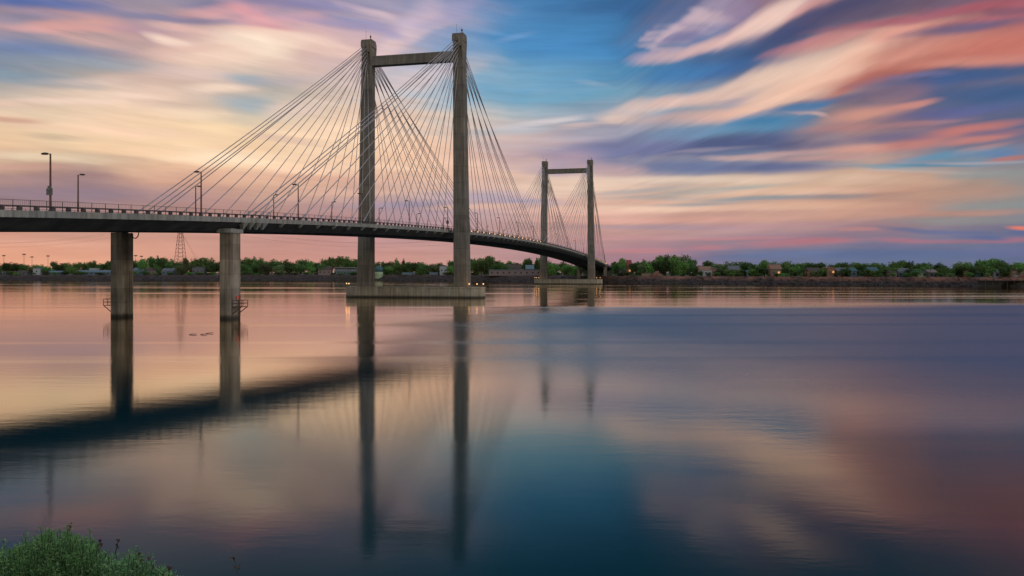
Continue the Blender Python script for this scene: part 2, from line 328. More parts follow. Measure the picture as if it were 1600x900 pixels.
def mat_concrete(name, base, joint=3.4, stain=0.5):
    m, nt, b = new_mat(name)
    N, L = nt.nodes, nt.links
    tc = N.new('ShaderNodeTexCoord')
    def noise(scale, stretch, detail=5):
        mp = N.new('ShaderNodeMapping'); mp.inputs['Scale'].default_value = stretch; L.new(tc.outputs['Object'], mp.inputs[0])
        n = N.new('ShaderNodeTexNoise'); n.inputs['Scale'].default_value = scale; n.inputs['Detail'].default_value = detail
        L.new(mp.outputs[0], n.inputs['Vector']); return n.outputs['Fac']
    def rng(v, a, b_, c, d):
        n = N.new('ShaderNodeMapRange'); L.new(v, n.inputs[0])
        for i, q in enumerate((a, b_, c, d)): n.inputs[i + 1].default_value = q
        return n.outputs[0]
    def mul(a, b_):
        n = N.new('ShaderNodeMath'); n.operation = 'MULTIPLY'; L.new(a, n.inputs[0])
        if isinstance(b_, float): n.inputs[1].default_value = b_
        else: L.new(b_, n.inputs[1])
        return n.outputs[0]
    sp = N.new('ShaderNodeSeparateXYZ'); L.new(tc.outputs['Object'], sp.inputs[0])
    # pour joints and one tone per pour
    dv = N.new('ShaderNodeMath'); dv.operation = 'DIVIDE'; L.new(sp.outputs[2], dv.inputs[0]); dv.inputs[1].default_value = joint
    fr = N.new('ShaderNodeMath'); fr.operation = 'FRACT'; L.new(dv.outputs[0], fr.inputs[0])
    fl = N.new('ShaderNodeMath'); fl.operation = 'FLOOR'; L.new(dv.outputs[0], fl.inputs[0])
    wn = N.new('ShaderNodeTexWhiteNoise'); wn.noise_dimensions = '1D'; L.new(fl.outputs[0], wn.inputs['W'])
    jt = rng(fr.outputs[0], 0.0, 0.05, 0.6, 1.0)
    tone = rng(wn.outputs['Value'], 0, 1, 0.84, 1.14)
    a = rng(noise(0.35, (1, 1, 1)), 0.3, 0.7, 1 - 0.4 * stain, 1 + 0.25 * stain)
    st = rng(noise(1.6, (1, 1, 0.06), 6), 0.38, 0.66, 1 + 0.15 * stain, 1 - 0.6 * stain)
    f = rng(noise(9, (1, 1, 1), 3), 0.3, 0.7, 0.93, 1.07)
    k = mul(mul(mul(mul(a, st), f), jt), tone)
    # damp dark band just above the water
    wl = rng(sp.outputs[2], 0.35, 0.9, 0.22, 1.0)
    k = mul(k, wl)
    mx = N.new('ShaderNodeMix'); mx.data_type = 'RGBA'
    L.new(noise(0.22, (1, 1, 0.5), 4), mx.inputs[0])
    mx.inputs[6].default_value = (base[0] * 1.2, base[1] * .98, base[2] * 0.72, 1); mx.inputs[7].default_value = (base[0] * 0.92, base[1], base[2] * 1.06, 1)
    sc = N.new('ShaderNodeVectorMath'); sc.operation = 'SCALE'; L.new(mx.outputs[2], sc.inputs[0]); L.new(k, sc.inputs['Scale'])
    L.new(sc.outputs[0], b.inputs['Base Color']); b.inputs['Roughness'].default_value = 0.9
    bp = N.new('ShaderNodeBump'); bp.inputs['Strength'].default_value = 0.25; bp.inputs['Distance'].default_value = 0.05
    L.new(noise(5, (1, 1, 1), 6), bp.inputs['Height']); L.new(bp.outputs[0], b.inputs['Normal'])
    return m
def mat_plain(name, c, rough=0.6, metal=0.0):
    d = tuple(v * 0.82 for v in c)
    return mat_noise(name, d, c, scale=3.0, rough=rough, metal=metal)
def mat_emit(name, c, s):
    m, nt, b = new_mat(name)
    b.inputs['Base Color'].default_value = (*c, 1)
    b.inputs['Emission Color'].default_value = (*c, 1); b.inputs['Emission Strength'].default_value = s
    return m

M = {}
M['tower'] = mat_concrete('tower_concrete', (0.19, 0.176, 0.155), 5.2, 0.55)
M['pier'] = mat_concrete('pier_concrete', (0.31, 0.275, 0.225), 2.6, 0.8)
M['footing'] = mat_concrete('footing_concrete', (0.37, 0.34, 0.28), 9.0, 0.6)
M['deck'] = mat_concrete('deck_concrete', (0.30, 0.31, 0.30), 60.0, 0.6)
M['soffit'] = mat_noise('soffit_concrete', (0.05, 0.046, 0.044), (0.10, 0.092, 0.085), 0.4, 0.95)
M['asphalt'] = mat_noise('asphalt', (0.045, 0.045, 0.047), (0.06, 0.06, 0.06), 2.0, 0.9)
M['dark_steel'] = mat_noise('dark_steel', (0.02, 0.02, 0.022), (0.05, 0.047, 0.045), 1.5, 0.6)
M['steel'] = mat_noise('galvanised_steel', (0.12, 0.12, 0.12), (0.20, 0.195, 0.19), 1.5, 0.5, metal=0.3)
M['rust_steel'] = mat_noise('painted_brown_steel', (0.10, 0.045, 0.03), (0.17, 0.08, 0.055), 2.0, 0.7)
M['cable'] = mat_noise('cable_sheath', (0.30, 0.27, 0.27), (0.42, 0.385, 0.38), 0.2, 0.55)
M['lamp_sun_glow'] = mat_emit('warm_lamp_sun_glow', (1.0, 0.55, 0.24), 1.35)  # footing lamps, and the imitated sunlight on the anchor tops
M['lit_window'] = mat_emit('warm_lit_window', (1.0, 0.45, 0.18), .55)
M['red_glow'] = mat_emit('red_lamp_glow', (0.7, 0.08, 0.06), 0.12)
M['rail'] = mat_noise('rail_paint', (0.045, 0.04, 0.038), (0.08, 0.07, 0.065), 1.0, 0.6)

class MB:
    """collects shapes, then links them as one mesh object"""
    def __init__(s): s.v = []; s.f = []
    def add(s, vs, fs):
        k = len(s.v); s.v += [tuple(q) for q in vs]; s.f += [tuple(i + k for i in f) for f in fs]
    def box(s, c, d, rz=0.0):
        x, y, z = c; a, b, e = d[0] / 2, d[1] / 2, d[2] / 2
        vs = []
        for dz in (-e, e):
            for dx, dy in ((-a, -b), (a, -b), (a, b), (-a, b)):
                vs.append((x + dx * math.cos(rz) - dy * math.sin(rz), y + dx * math.sin(rz) + dy * math.cos(rz), z + dz))
        s.add(vs, [(0, 3, 2, 1), (4, 5, 6, 7), (0, 1, 5, 4), (1, 2, 6, 5), (2, 3, 7, 6), (3, 0, 4, 7)])
    def bar(s, p, q, r, n=6, r2=None, cap=True):
        p = Vector(p); q = Vector(q); d = (q - p).normalized()
        u = d.orthogonal().normalized(); w = d.cross(u); r2 = r if r2 is None else r2
        vs = [p + (u * math.cos(2 * math.pi * i / n) + w * math.sin(2 * math.pi * i / n)) * r for i in range(n)]
        vs += [q + (u * math.cos(2 * math.pi * i / n) + w * math.sin(2 * math.pi * i / n)) * r2 for i in range(n)]
        fs = [(i, (i + 1) % n, n + (i + 1) % n, n + i) for i in range(n)]
        if cap: fs += [tuple(range(n - 1, -1, -1)), tuple(range(n, 2 * n))]
        s.add(vs, fs)
    def loft(s, rings, close=True):
        n = len(rings[0]); vs = [p for r in rings for p in r]; fs = []
        for k in range(len(rings) - 1):
            for i in range(n):
                j = (i + 1) % n
                fs.append((k * n + i, k * n + j, (k + 1) * n + j, (k + 1) * n + i))
        if close: fs += [tuple(range(n - 1, -1, -1)), tuple(range((len(rings) - 1) * n, len(rings) * n))]
        s.add(vs, fs)
    def build(s, name, mat, parent=None, smooth=False, fix=True):
        me = bpy.data.meshes.new(name); me.from_pydata(s.v, [], s.f); me.update()
        if fix:
            bm = bmesh.new(); bm.from_mesh(me); bmesh.ops.recalc_face_normals(bm, faces=bm.faces); bm.to_mesh(me); bm.free()
        me.materials.append(mat)
        if smooth:
            for p in me.polygons: p.use_smooth = True
        o = bpy.data.objects.new(name, me); col.objects.link(o)
        if parent is not None: o.parent = parent
        return o
def tag(o, label=None, cat=None, group=None, kind=None):
    for k, v in (('label', label), ('category', cat), ('group', group), ('kind', kind)):
        if v: o[k] = v
    return o
def empty(name, loc=(0, 0, 0), rz=0.0, label=None, cat=None, group=None):
    o = bpy.data.objects.new(name, None); o.location = loc; o.rotation_euler = (0, 0, rz); col.objects.link(o)
    o.empty_display_size = 0.5
    return tag(o, label, cat, group)
KIDS = {}
def copy_tree(o, parent=None):
    c = o.copy(); col.objects.link(c)
    if parent is not None: c.parent = parent
    for ch in KIDSOF(o): copy_tree(ch, c)
    return c
def KIDSOF(o): return [q for q in list(o.children)]
ORD = ['first', 'second', 'third', 'fourth', 'fifth', 'sixth', 'seventh', 'eighth', 'ninth', 'tenth', 'eleventh', 'twelfth', 'thirteenth',
       'fourteenth', 'fifteenth', 'sixteenth', 'seventeenth', 'eighteenth', 'nineteenth', 'twentieth']

# shore of the far bank: picture x -> distance
SH = [(-900, 823), (0, 823), (550, 823), (650, 785), (750, 735), (930, 662), (1000, 606), (1140, 565), (1380, 495), (1600, 443), (2400, 330)]
def shoreY(px): return float(np.interp(px, [a for a, _ in SH], [b for _, b in SH]))
def at(px, off=0.0):
    Y = shoreY(px) + off
    return ((px - 800) / F * Y, Y)
def zof(y, Y): return CZ + (HOR - y) * Y / F
GROUND = 5.1

# ------------------------------------------------------------------ water
def build_water():
    mb = MB(); n = 40
    mb.add([(-5000, -60, 0), (5000, -60, 0), (5000, 2500, 0), (-5000, 2500, 0)], [(0, 1, 2, 3)])
    m, nt, b = new_mat('river_water')
    N, L = nt.nodes, nt.links
    def setin(nd, i, v):
        if isinstance(v, bpy.types.NodeSocket): L.new(v, nd.inputs[i])
        else: nd.inputs[i].default_value = v
    def mth(op, a, b_=0.0, clamp=False):
        nd = N.new('ShaderNodeMath'); nd.operation = op; nd.use_clamp = clamp; setin(nd, 0, a); setin(nd, 1, b_); return nd.outputs[0]
    def rng(v, a, b_, c, d, t='SMOOTHSTEP'):
        nd = N.new('ShaderNodeMapRange'); nd.interpolation_type = t
        for i, q in enumerate((v, a, b_, c, d)): setin(nd, i, q)
        return nd.outputs[0]
    tc = N.new('ShaderNodeTexCoord')
    def noise(scale, stretch, detail=3, rough=0.5, rot=0):
        mp = N.new('ShaderNodeMapping'); mp.inputs['Scale'].default_value = stretch; mp.inputs['Rotation'].default_value = (0, 0, rot); L.new(tc.outputs['Object'], mp.inputs[0])
        nd = N.new('ShaderNodeTexNoise'); nd.inputs['Scale'].default_value = scale; nd.inputs['Detail'].default_value = detail; nd.inputs['Roughness'].default_value = rough
        L.new(mp.outputs[0], nd.inputs['Vector']); return nd.outputs['Fac']
    big = noise(0.012, (0.5, 1, 1), 4)
    # masks for wind-roughened water and a dulled reflection: ellipses on the river, in metres
    def patch(x, y, rx, ry, rot=0.0):
        w = N.new('ShaderNodeVectorMath'); w.operation = 'ADD'
        cmb = N.new('ShaderNodeCombineXYZ'); L.new(mth('MULTIPLY', mth('SUBTRACT', noise(0.02, (1, 1, 1), 4), 0.5), 50.0), cmb.inputs[0])
        L.new(mth('MULTIPLY', mth('SUBTRACT', big, 0.5), 70.0), cmb.inputs[1])
        L.new(tc.outputs['Object'], w.inputs[0]); L.new(cmb.outputs[0], w.inputs[1])
        mp = N.new('ShaderNodeMapping'); mp.vector_type = 'TEXTURE'; L.new(w.outputs[0], mp.inputs[0])
        mp.inputs['Location'].default_value = (x, y, 0); mp.inputs['Scale'].default_value = (rx, ry, 1); mp.inputs['Rotation'].default_value = (0, 0, rot)
        ln = N.new('ShaderNodeVectorMath'); ln.operation = 'LENGTH'; L.new(mp.outputs[0], ln.inputs[0])
        return rng(ln.outputs['Value'], 1.08, 0.70, 0.0, 1.0)
    p1 = patch(128, 124, 150, 120, 0)
    sy = N.new('ShaderNodeSeparateXYZ'); L.new(tc.outputs['Object'], sy.inputs[0])
    yw = mth('ADD', sy.outputs[1], mth('MULTIPLY', mth('SUBTRACT', noise(0.015, (0.4, 1, 1), 3), 0.5), 90.0))
    p1 = mth('MULTIPLY', p1, rng(yw, 185.0, 215.0, 1.0, 0.0))
    p2 = patch(26, 27, 12, 15, 0)  # painted dulling of the cloud reflection, hardly any rougher
    wind = p1
    lanes = noise(0.05, (0.06, 1, 1), 4)
    base_r = mth('ADD', rng(big, 0.38, 0.62, 0.08, 0.12), rng(lanes, 0.5, 0.68, 0.0, 0.09))
    rough = mth('ADD', base_r, mth('ADD', mth('MULTIPLY', wind, 0.27), mth('MULTIPLY', p2, 0.02)))
    rip = mth('ADD', noise(0.9, (0.35, 1, 1), 3, 0.55, 0.15), mth('MULTIPLY', noise(3.2, (0.5, 1, 1), 2), 0.35))
    bp = N.new('ShaderNodeBump'); bp.inputs['Distance'].default_value = 0.06
    L.new(rng(wind, 0, 1, 0.065, 0.9, 'LINEAR'), bp.inputs['Strength'])
    L.new(rip, bp.inputs['Height'])
    N.remove(b)
    body = N.new('ShaderNodeBsdfDiffuse'); bc = N.new('ShaderNodeMix'); bc.data_type = 'RGBA'; L.new(wind, bc.inputs[0])
    bc.inputs[6].default_value = (0.003, 0.042, 0.055, 1); bc.inputs[7].default_value = (0.022, 0.13, 0.25, 1); L.new(bc.outputs[2], body.inputs['Color'])  # second colour puts the reflected sky blue into the rough water
    gl = N.new('ShaderNodeBsdfGlossy'); gl.distribution = 'BECKMANN'; gl.inputs['Color'].default_value = (1.0, 0.92, 0.79, 1)
    L.new(rough, gl.inputs['Roughness']); L.new(bp.outputs[0], gl.inputs['Normal'])
    fr = N.new('ShaderNodeFresnel'); fr.inputs['IOR'].default_value = 1.36
    mx = N.new('ShaderNodeMixShader'); L.new(mth('MULTIPLY', rng(fr.outputs[0], 0.12, 0.60, 0.02, 1.0, 'LINEAR'), mth('MULTIPLY', rng(wind, 0, 1, 1.0, 0.32, 'LINEAR'), rng(p2, 0, 1, 1.0, 0.72, 'LINEAR'))), mx.inputs[0]); L.new(body.outputs[0], mx.inputs[1]); L.new(gl.outputs[0], mx.inputs[2])
    out = [q for q in N if q.type == 'OUTPUT_MATERIAL'][0]; L.new(mx.outputs[0], out.inputs[0])
    o = mb.build('water', m); tag(o, kind='structure')
build_water()

# ------------------------------------------------------------------ far bank and land
def build_land():
    rnd = random.Random(4)
    pxs = list(np.arange(-900, 2400, 4))
    pts = [at(p) for p in pxs]
    prof = [(-6, -2.0), (0, -0.25), (1.5, 0.8), (3, 1.6), (4.5, 2.5), (6, 3.3), (7.5, 4.2), (9.5, 5.0), (12, 5.2)]
    mb = MB(); rows = []
    for (x, y) in pts:
        rows.append([(x + rnd.uniform(-.8, .8), y + d + rnd.uniform(-.7, .7), z + (rnd.uniform(-.45, .45) if 0 <= k < 8 else 0)) for k, (d, z) in enumerate(prof)])
    n = len(prof)
    vs = [p for r in rows for p in r]
    fs = [(i * n + k, (i + 1) * n + k, (i + 1) * n + k + 1, i * n + k + 1) for i in range(len(rows) - 1) for k in range(n - 1)]
    mb.add(vs, fs)
    m, nt, b = new_mat('riprap_rock')
    N, L = nt.nodes, nt.links
    tc = N.new('ShaderNodeTexCoord')
    vo = N.new('ShaderNodeTexVoronoi'); vo.inputs['Scale'].default_value = 0.75; L.new(tc.outputs['Object'], vo.inputs['Vector'])
    no = N.new('ShaderNodeTexNoise'); no.inputs['Scale'].default_value = 0.05; no.inputs['Detail'].default_value = 5; L.new(tc.outputs['Object'], no.inputs['Vector'])
    r = N.new('ShaderNodeValToRGB'); r.color_ramp.elements[0].color = (0.010, 0.008, 0.009, 1); r.color_ramp.elements[1].color = (0.065, 0.045, 0.042, 1)
    sp = N.new('ShaderNodeSeparateColor'); L.new(vo.outputs['Color'], sp.inputs[0]); L.new(sp.outputs[0], r.inputs[0])
    r2 = N.new('ShaderNodeValToRGB'); r2.color_ramp.elements[0].position = .45; r2.color_ramp.elements[1].position = .68
    r2.color_ramp.elements[0].color = (0, 0, 0, 1); r2.color_ramp.elements[1].color = (.6, .6, .6, 1); L.new(no.outputs['Fac'], r2.inputs[0])
    mx = N.new('ShaderNodeMix'); mx.data_type = 'RGBA'; L.new(r2.outputs[0], mx.inputs[0]); L.new(r.outputs[0], mx.inputs[6]); mx.inputs[7].default_value = (0.035, 0.032, 0.014, 1)
    L.new(mx.outputs[2], b.inputs['Base Color']); b.inputs['Roughness'].default_value = 0.95
    sz = N.new('ShaderNodeSeparateXYZ'); L.new(tc.outputs['Object'], sz.inputs[0])
    mz = N.new('ShaderNodeMapRange'); L.new(sz.outputs[2], mz.inputs[0]); mz.inputs[1].default_value = 1.9; mz.inputs[2].default_value = 4.3
    mw = N.new('ShaderNodeMapRange'); L.new(sz.outputs[0], mw.inputs[0]); mw.inputs[1].default_value = 60; mw.inputs[2].default_value = 120; mw.inputs[3].default_value = .15
    mm = N.new('ShaderNodeMath'); mm.operation = 'MULTIPLY'; L.new(mz.outputs[0], mm.inputs[0]); L.new(mw.outputs[0], mm.inputs[1])
    n4 = N.new('ShaderNodeTexNoise'); n4.inputs['Scale'].default_value = .12; n4.inputs['Detail'].default_value = 6; L.new(tc.outputs['Object'], n4.inputs['Vector'])
    r4 = N.new('ShaderNodeValToRGB'); r4.color_ramp.elements[0].position = .35; r4.color_ramp.elements[1].position = .65
    r4.color_ramp.elements[0].color = (0.07, 0.036, 0.024, 1); r4.color_ramp.elements[1].color = (0.27, 0.12, 0.075, 1); L.new(n4.outputs['Fac'], r4.inputs[0])
    m5 = N.new('ShaderNodeMix'); m5.data_type = 'RGBA'; L.new(mm.outputs[0], m5.inputs[0]); L.new(mx.outputs[2], m5.inputs[6]); L.new(r4.outputs[0], m5.inputs[7]); L.new(m5.outputs[2], b.inputs['Base Color'])
    tag(mb.build('river_bank', m, fix=False), kind='structure')
    # land behind
    g = MB(); vs = []
    for (x, y) in pts: vs += [(x, y + 11.5, 5.1), (x * 1.03, y + 60, GROUND)]
    for (x, y) in pts: pass
    k = len(pts); fs = [(2 * i, 2 * i + 2, 2 * i + 3, 2 * i + 1) for i in range(k - 1)]
    far = [(x * 6, 6000, GROUND) for (x, y) in pts]
    vs += far; fs += [(2 * i + 1, 2 * i + 3, 2 * k + i + 1, 2 * k + i) for i in range(k - 1)]
    g.add(vs, fs)
    tag(g.build('ground', mat_noise('dry_ground', (0.045, 0.05, 0.025), (0.13, 0.085, 0.06), 0.04, 0.95, c3=(0.08, 0.06, 0.04)), fix=False), kind='structure')
    # near bank under the camera
    nb = MB(); rnd = random.Random(8); vs = []; cols_ = []
    xs = list(np.linspace(-420, 420, 421)); pr = [(-60, 5.9), (-20, 5.8), (-4, 5.6), (1, 5.5), (3.2, 5.3), (4.3, 4.95), (5.2, 4.2), (6.5, 3.0), (8, 1.5), (9.6, 0.1), (12, -2)]
    for x in xs:
        for kx, (y, z) in enumerate(pr):
            vs.append((x + rnd.uniform(-.4, .4), y + rnd.uniform(-.15, .15), z + rnd.uniform(-.10, .05)))
    q = len(pr); fs = [(i * q + j, (i + 1) * q + j, (i + 1) * q + j + 1, i * q + j + 1) for i in range(len(xs) - 1) for j in range(q - 1)]
    nb.add(vs, fs)
    tag(nb.build('near_bank', mat_noise('bank_earth', (0.025, 0.03, 0.015), (0.07, 0.06, 0.04), 1.2, 0.95), fix=False), kind='structure')
build_land()

# ------------------------------------------------------------------ bridge
TH = 0.2348; BX, BY = -31.9, 263.3
HT = 83.8; HW = 12.4
pf = np.polyfit([-170, -123, -54, -1, 28, 156, 281, 350, 430], [14.5, 16.9, 19.6, 20.8, 21.1, 22.0, 19.7, 17.3, 13.2], 3)
dpf = np.polyder(pf)
def zfas(s):                                   # underside of the edge beam along the bridge
    if s < -185: return float(np.polyval(pf, -185) + 0.045 * (s + 185))
    if s > 440: return float(np.polyval(pf, 440) + np.polyval(dpf, 440) * (s - 440))
    return float(np.polyval(pf, s))
FH = 0.85
def ztop(s): return zfas(s) + FH
bridge = empty('cable_stayed_bridge', (BX, BY, 0), -TH, 'long concrete cable stayed road bridge with two twin-legged towers over the river', 'bridge')
S0, S1 = -268, 478
ss = list(np.arange(S0, S1, 7.7 / 3))
# deck
mb = MB(); rings = []
for s in ss:
    z = zfas(s)
    rings.append([(-HW, s, z), (-HW, s, z + FH), (-HW + .45, s, z + FH), (-HW + .5, s, z + FH - .25), (HW - .5, s, z + FH - .25), (HW - .45, s, z + FH), (HW, s, z + FH), (HW, s, z)])
n = 8
vs = [p for r in rings for p in r]
fs = [(k * n + i, k * n + (i + 1) % n, (k + 1) * n + (i + 1) % n, (k + 1) * n + i) for k in range(len(rings) - 1) for i in range(n)]
fs += [tuple(range(n)), tuple(range((len(rings) - 1) * n, len(rings) * n))]
mb.add(vs, fs)
deck = mb.build('deck', M['deck'], bridge)
# girders under the edges, cross beams between them
mb = MB()
for sg in (-1, 1):
    rg = []
    for s in ss:
        z = zfas(s)
        rg.append([(sg * (HW - .25), s, z - .003), (sg * 9.4, s, z - 1.55), (sg * 8.0, s, z - 1.55), (sg * 6.2, s, z - .003)])
    n = 4; vs = [p for r in rg for p in r]
    fs = [(k * n + i, k * n + (i + 1) % n, (k + 1) * n + (i + 1) % n, (k + 1) * n + i) for k in range(len(rg) - 1) for i in range(n)]
    mb.add(vs, fs)
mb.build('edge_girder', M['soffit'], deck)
mb = MB()
for k, s in enumerate(ss):
    mb.box((0, s, zfas(s) - .55), (13.2, .35, 1.08))
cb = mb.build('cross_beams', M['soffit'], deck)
mb = MB(); rg = []
for s in ss: z = ztop(s) - .25 + .006; rg += [(-8.8, s, z), (8.8, s, z)]
mb.add(rg, [(2 * i, 2 * i + 1, 2 * i + 3, 2 * i + 2) for i in range(len(ss) - 1)])
mb.build('roadway', M['asphalt'], deck)
# traffic barrier posts and rail on the rim, picket fence behind
for sg in (-1, 1):
    mb = MB()
    for i, s in enumerate(ss[:-1]):
        mb.box((sg * (HW - .2), s + .4, ztop(s) + .21), (.30, .60, .52))
        mb.bar((sg * (HW - .2), s, ztop(s) + .55), (sg * (HW - .2), ss[i + 1], ztop(ss[i + 1]) + .55), .085, 5, cap=False)
    mb.build('barrier_rail', M['rail'], deck)
    mb = MB(); t = sg * (HW - .75)
    for i in range(len(ss) - 1):
        a, c = ss[i], ss[i + 1]
        mb.bar((t, a, ztop(a) + 1.28), (t, c, ztop(c) + 1.28), .035, 4, cap=False)
        mb.bar((t, a, ztop(a) + .45), (t, c, ztop(c) + .45), .03, 4, cap=False)
        mb.box((t, a, ztop(a) + .5), (.07, .07, 1.56))
        if a < 330:
            for q in range(1, 9):
                s = a + (c - a) * q / 9; z = ztop(s)
                mb.add([(t, s - .018, z + .4), (t, s + .018, z + .4), (t, s + .018, z + 1.28), (t, s - .018, z + 1.28)], [(0, 1, 2, 3)])
    mb.build('picket_fence', M['rail'], deck)

# towers
def rect(w, d, x, y, z, ch):
    a, b = w / 2, d / 2
    return [(x - a + ch, y - b, z), (x + a - ch, y - b, z), (x + a, y - b + ch, z), (x + a, y + b - ch, z),
            (x + a - ch, y + b, z), (x - a + ch, y + b, z), (x - a, y + b - ch, z), (x - a, y - b + ch, z)]
def tower(s0, first):
    t = MB()
    top = empty('tower', (0, s0, 0)); top.parent = bridge
    if first: top['label'] = 'nearer tower with two concrete legs and a cross beam'
    else: top['label'] = 'farther tower with two concrete legs and a cross beam'
    # footing
    f = MB(); o = 0.4
    out = [(-20.5, -3.7), (20.5, -3.7), (23.8, -1.2), (23.8, 1.2), (20.5, 3.7), (-20.5, 3.7), (-22.9, 1.2), (-22.9, -1.2)]
    f.loft([[(x, y, -3) for x, y in out], [(x, y, 3.2) for x, y in out]])
    ft = f.build('footing', M['footing'], top)
    g = MB(); o2 = [(x * 1.006, y * 1.04) for x, y in out]
    g.loft([[(x, y, 3.2) for x, y in o2], [(x, y, 3.5) for x, y in o2]])
    g.build('coping', M['footing'], ft)
    for sg in (-1, 1):
        l = MB(); rings = []
        for k in range(17):
            q = k / 16; z = 3.4 + (HT - 3.4) * q
            w = 4.75 + (3.45 - 4.75) * q ** 0.8; d = 4.3 + (3.5 - 4.3) * q
            x = sg * (16.5 + (15.55 - 16.5) * q)
            rings.append(rect(w, d, x, 0, z, 0.28))
        l.loft(rings)
        leg = l.build('tower_leg', M['tower'], top)
        # head: slanted cap and the outer cheek plates beside the cable anchorage
        h = MB(); x = sg * 15.55
        h.loft([[(x - 1.9, -1.95, HT - 2.2), (x + 1.9, -1.95, HT - 2.2), (x + 1.9, 1.95, HT - 2.2), (x - 1.9, 1.95, HT - 2.2)],
                [(x - 1.9, -1.95, HT - .7), (x + 1.9, -1.95, HT - .7), (x + 1.9, 1.95, HT - .7), (x - 1.9, 1.95, HT - .7)],
                [(x - 1.8, -1.75, HT + .2), (x + 1.8, -1.75, HT + .2), (x + 1.8, 1.75, HT + .2), (x - 1.8, 1.75, HT + .2)]])
        for ys in (-1, 1):
            for xa in (x + .55, x + 1.55):
                h.loft([[(xa - .16, ys * 1.7, HT - 8.2), (xa + .16, ys * 1.7, HT - 8.2), (xa + .16, ys * 1.95, HT - 8.2), (xa - .16, ys * 1.95, HT - 8.2)][::1],
                        [(xa - .16, ys * 1.7, HT - 1.8), (xa + .16, ys * 1.7, HT - 1.8), (xa + .16, ys * 2.75, HT - 1.8), (xa - .16, ys * 2.75, HT - 1.8)],
                        [(xa - .16, ys * 1.7, HT - .6), (xa + .16, ys * 1.7, HT - .6), (xa + .16, ys * 2.6, HT - .6), (xa - .16, ys * 2.6, HT - .6)]])
            h.box((x + 1.05, ys * 2.25, HT - 2.5), (.7, .8, 3.2))
        h.build('anchor_head', M['tower'], leg)
        r = MB(); r.bar((x - .9, 0, HT), (x - .9, 0, HT + 3.6), .04, 5); r.bar((x + .4, .5, HT), (x + .4, .5, HT + 2.8), .035, 5)
        r.build('lightning_rod', M['dark_steel'], leg)
        w = MB(); w.bar((x + 1.2, -1.1, HT + .2), (x + 1.2, -1.1, HT + .9), .12, 8); w.bar((x + 1.2, -1.1, HT + .9), (x + 1.2, -1.1, HT + 1.45), .26, 8)
        w.build('aviation_lamp', M['rust_steel'], leg)
    b = MB()
    b.box((0, 0, 77.0), (28.2, 2.6, 3.1))
    b.build('cross_beam', M['tower'], top)
    return top
tower(0, True); tower(299, False)

# lamps on the footings
def footing_lamp():
    r = empty('footing_lamp')
    p = MB(); p.bar((0, 0, 0), (0, 0, .75), .06, 6); p.build('post', M['dark_steel'], r)
    g = MB()
    g.loft([[(rr * math.cos(a), rr * math.sin(a), z) for a in np.linspace(0, 2 * math.pi, 9)[:-1]] for rr, z in ((.10, .75), (.20, .83), (.23, .97), (.16, 1.10), (.05, 1.16))])
    g.build('globe', M['lamp_sun_glow'], r, smooth=True)
    return r
def loc_bridge(t, s, z): return (BX + s * math.sin(TH) + t * math.cos(TH), BY + s * math.cos(TH) - t * math.sin(TH), z)
fl = footing_lamp(); used = False
FLS = [(0, -23.0, -.7, 'lit lamp at the far left end of the nearer tower footing'), (0, -21.3, -2.6, 'second lit lamp from the left end of the nearer tower footing'),
       (0, 19.7, -3.0, 'lit lamp beside the right leg on the nearer tower footing'), (0, 22.0, -2.2, 'lit lamp, middle of three right of the nearer right leg'),
       (0, 23.4, .2, 'lit lamp on the right tip of the nearer tower footing'),
       (299, -22.4, -.7, 'lit lamp on the left tip of the farther tower footing'), (299, -20.8, -3.0, 'second lit lamp from the left on the farther tower footing'),
       (299, -19.2, -3.2, 'lit lamp beside the left leg of the farther tower'), (299, 20.4, -3.2, 'lit lamp just right of the farther right tower leg'),
       (299, 22.6, -1.6, 'lit lamp on the right tip of the farther tower footing')]
for i, (s0, t, s, lb) in enumerate(FLS):
    o = fl if i == 0 else copy_tree(fl)
    o.location = loc_bridge(t, s0 + s, 3.5)
    tag(o, lb, 'lamp', 'warm lamps on the tower footings')
    ld = bpy.data.lights.new('footing_lamp_light', 'POINT'); ld.energy = 14; ld.color = (1, .5, .18); ld.shadow_soft_size = .3
    lo = bpy.data.objects.new('footing_lamp_light', ld); lo.location = (0, 0, 1.9); lo.parent = o; col.objects.link(lo)
for (t, s, z, e) in ((-26.3, -1.2, 1.9, 260),):
    pass

# stay cables: 18 to each half fan, both planes, both towers
def anchors(kind):
    if kind == 'back': a = [-118.6, -116.4, -114.1, -112.0] + [-105.4 + 7.65 * k for k in range(13)] + [-6.6]
    else: a = [8.0 * (k + 1) - 0.6 * 1 for k in range(18)][::-1]
    return a
cab_list = []
for ti, s0 in enumerate((0, 299)):
    for side, sgn in (('back', -1), ('main', 1)):
        rel = anchors(side)
        if side == 'main': rel = [8.1 * (k + 1) for k in range(18)][::-1]
        if ti == 0: bott = [s0 + r for r in rel]
        else: bott = [s0 - r for r in rel]
        for sg in (1, -1):
            for k, sb in enumerate(bott):
                row, c_ = k // 3, k % 3
                zt = HT - 1.9 - row * 1.05 - c_ * .3
                tt = sg * 15.55 + (-1.15 + c_ * .72)
                dirs = 1 if sb > s0 else -1
                cab_list.append((ti, sg, (tt, s0 + dirs * 1.5, zt), (sg * (HW - .35), sb, ztop(sb) + .1)))
def view_len(c):
    return abs(c[0]) * 1000 + (0 if c[1] > 0 else 1)
cab_list.sort(key=view_len)
def cable_mesh(mb, a, b):
    a = Vector(a); b = Vector(b); n = 7; pts = []
    for i in range(n + 1):
        q = i / n; p = a.lerp(b, q); p.z -= 0.010 * (b - a).length * 4 * q * (1 - q) * 0.55; pts.append(p)
    for i in range(n): mb.bar(pts[i], pts[i + 1], .10, 6, cap=False)
    d = (a - b).normalized(); mb.bar(b - d * 0.4, b + d * 2.2, .17, 6)
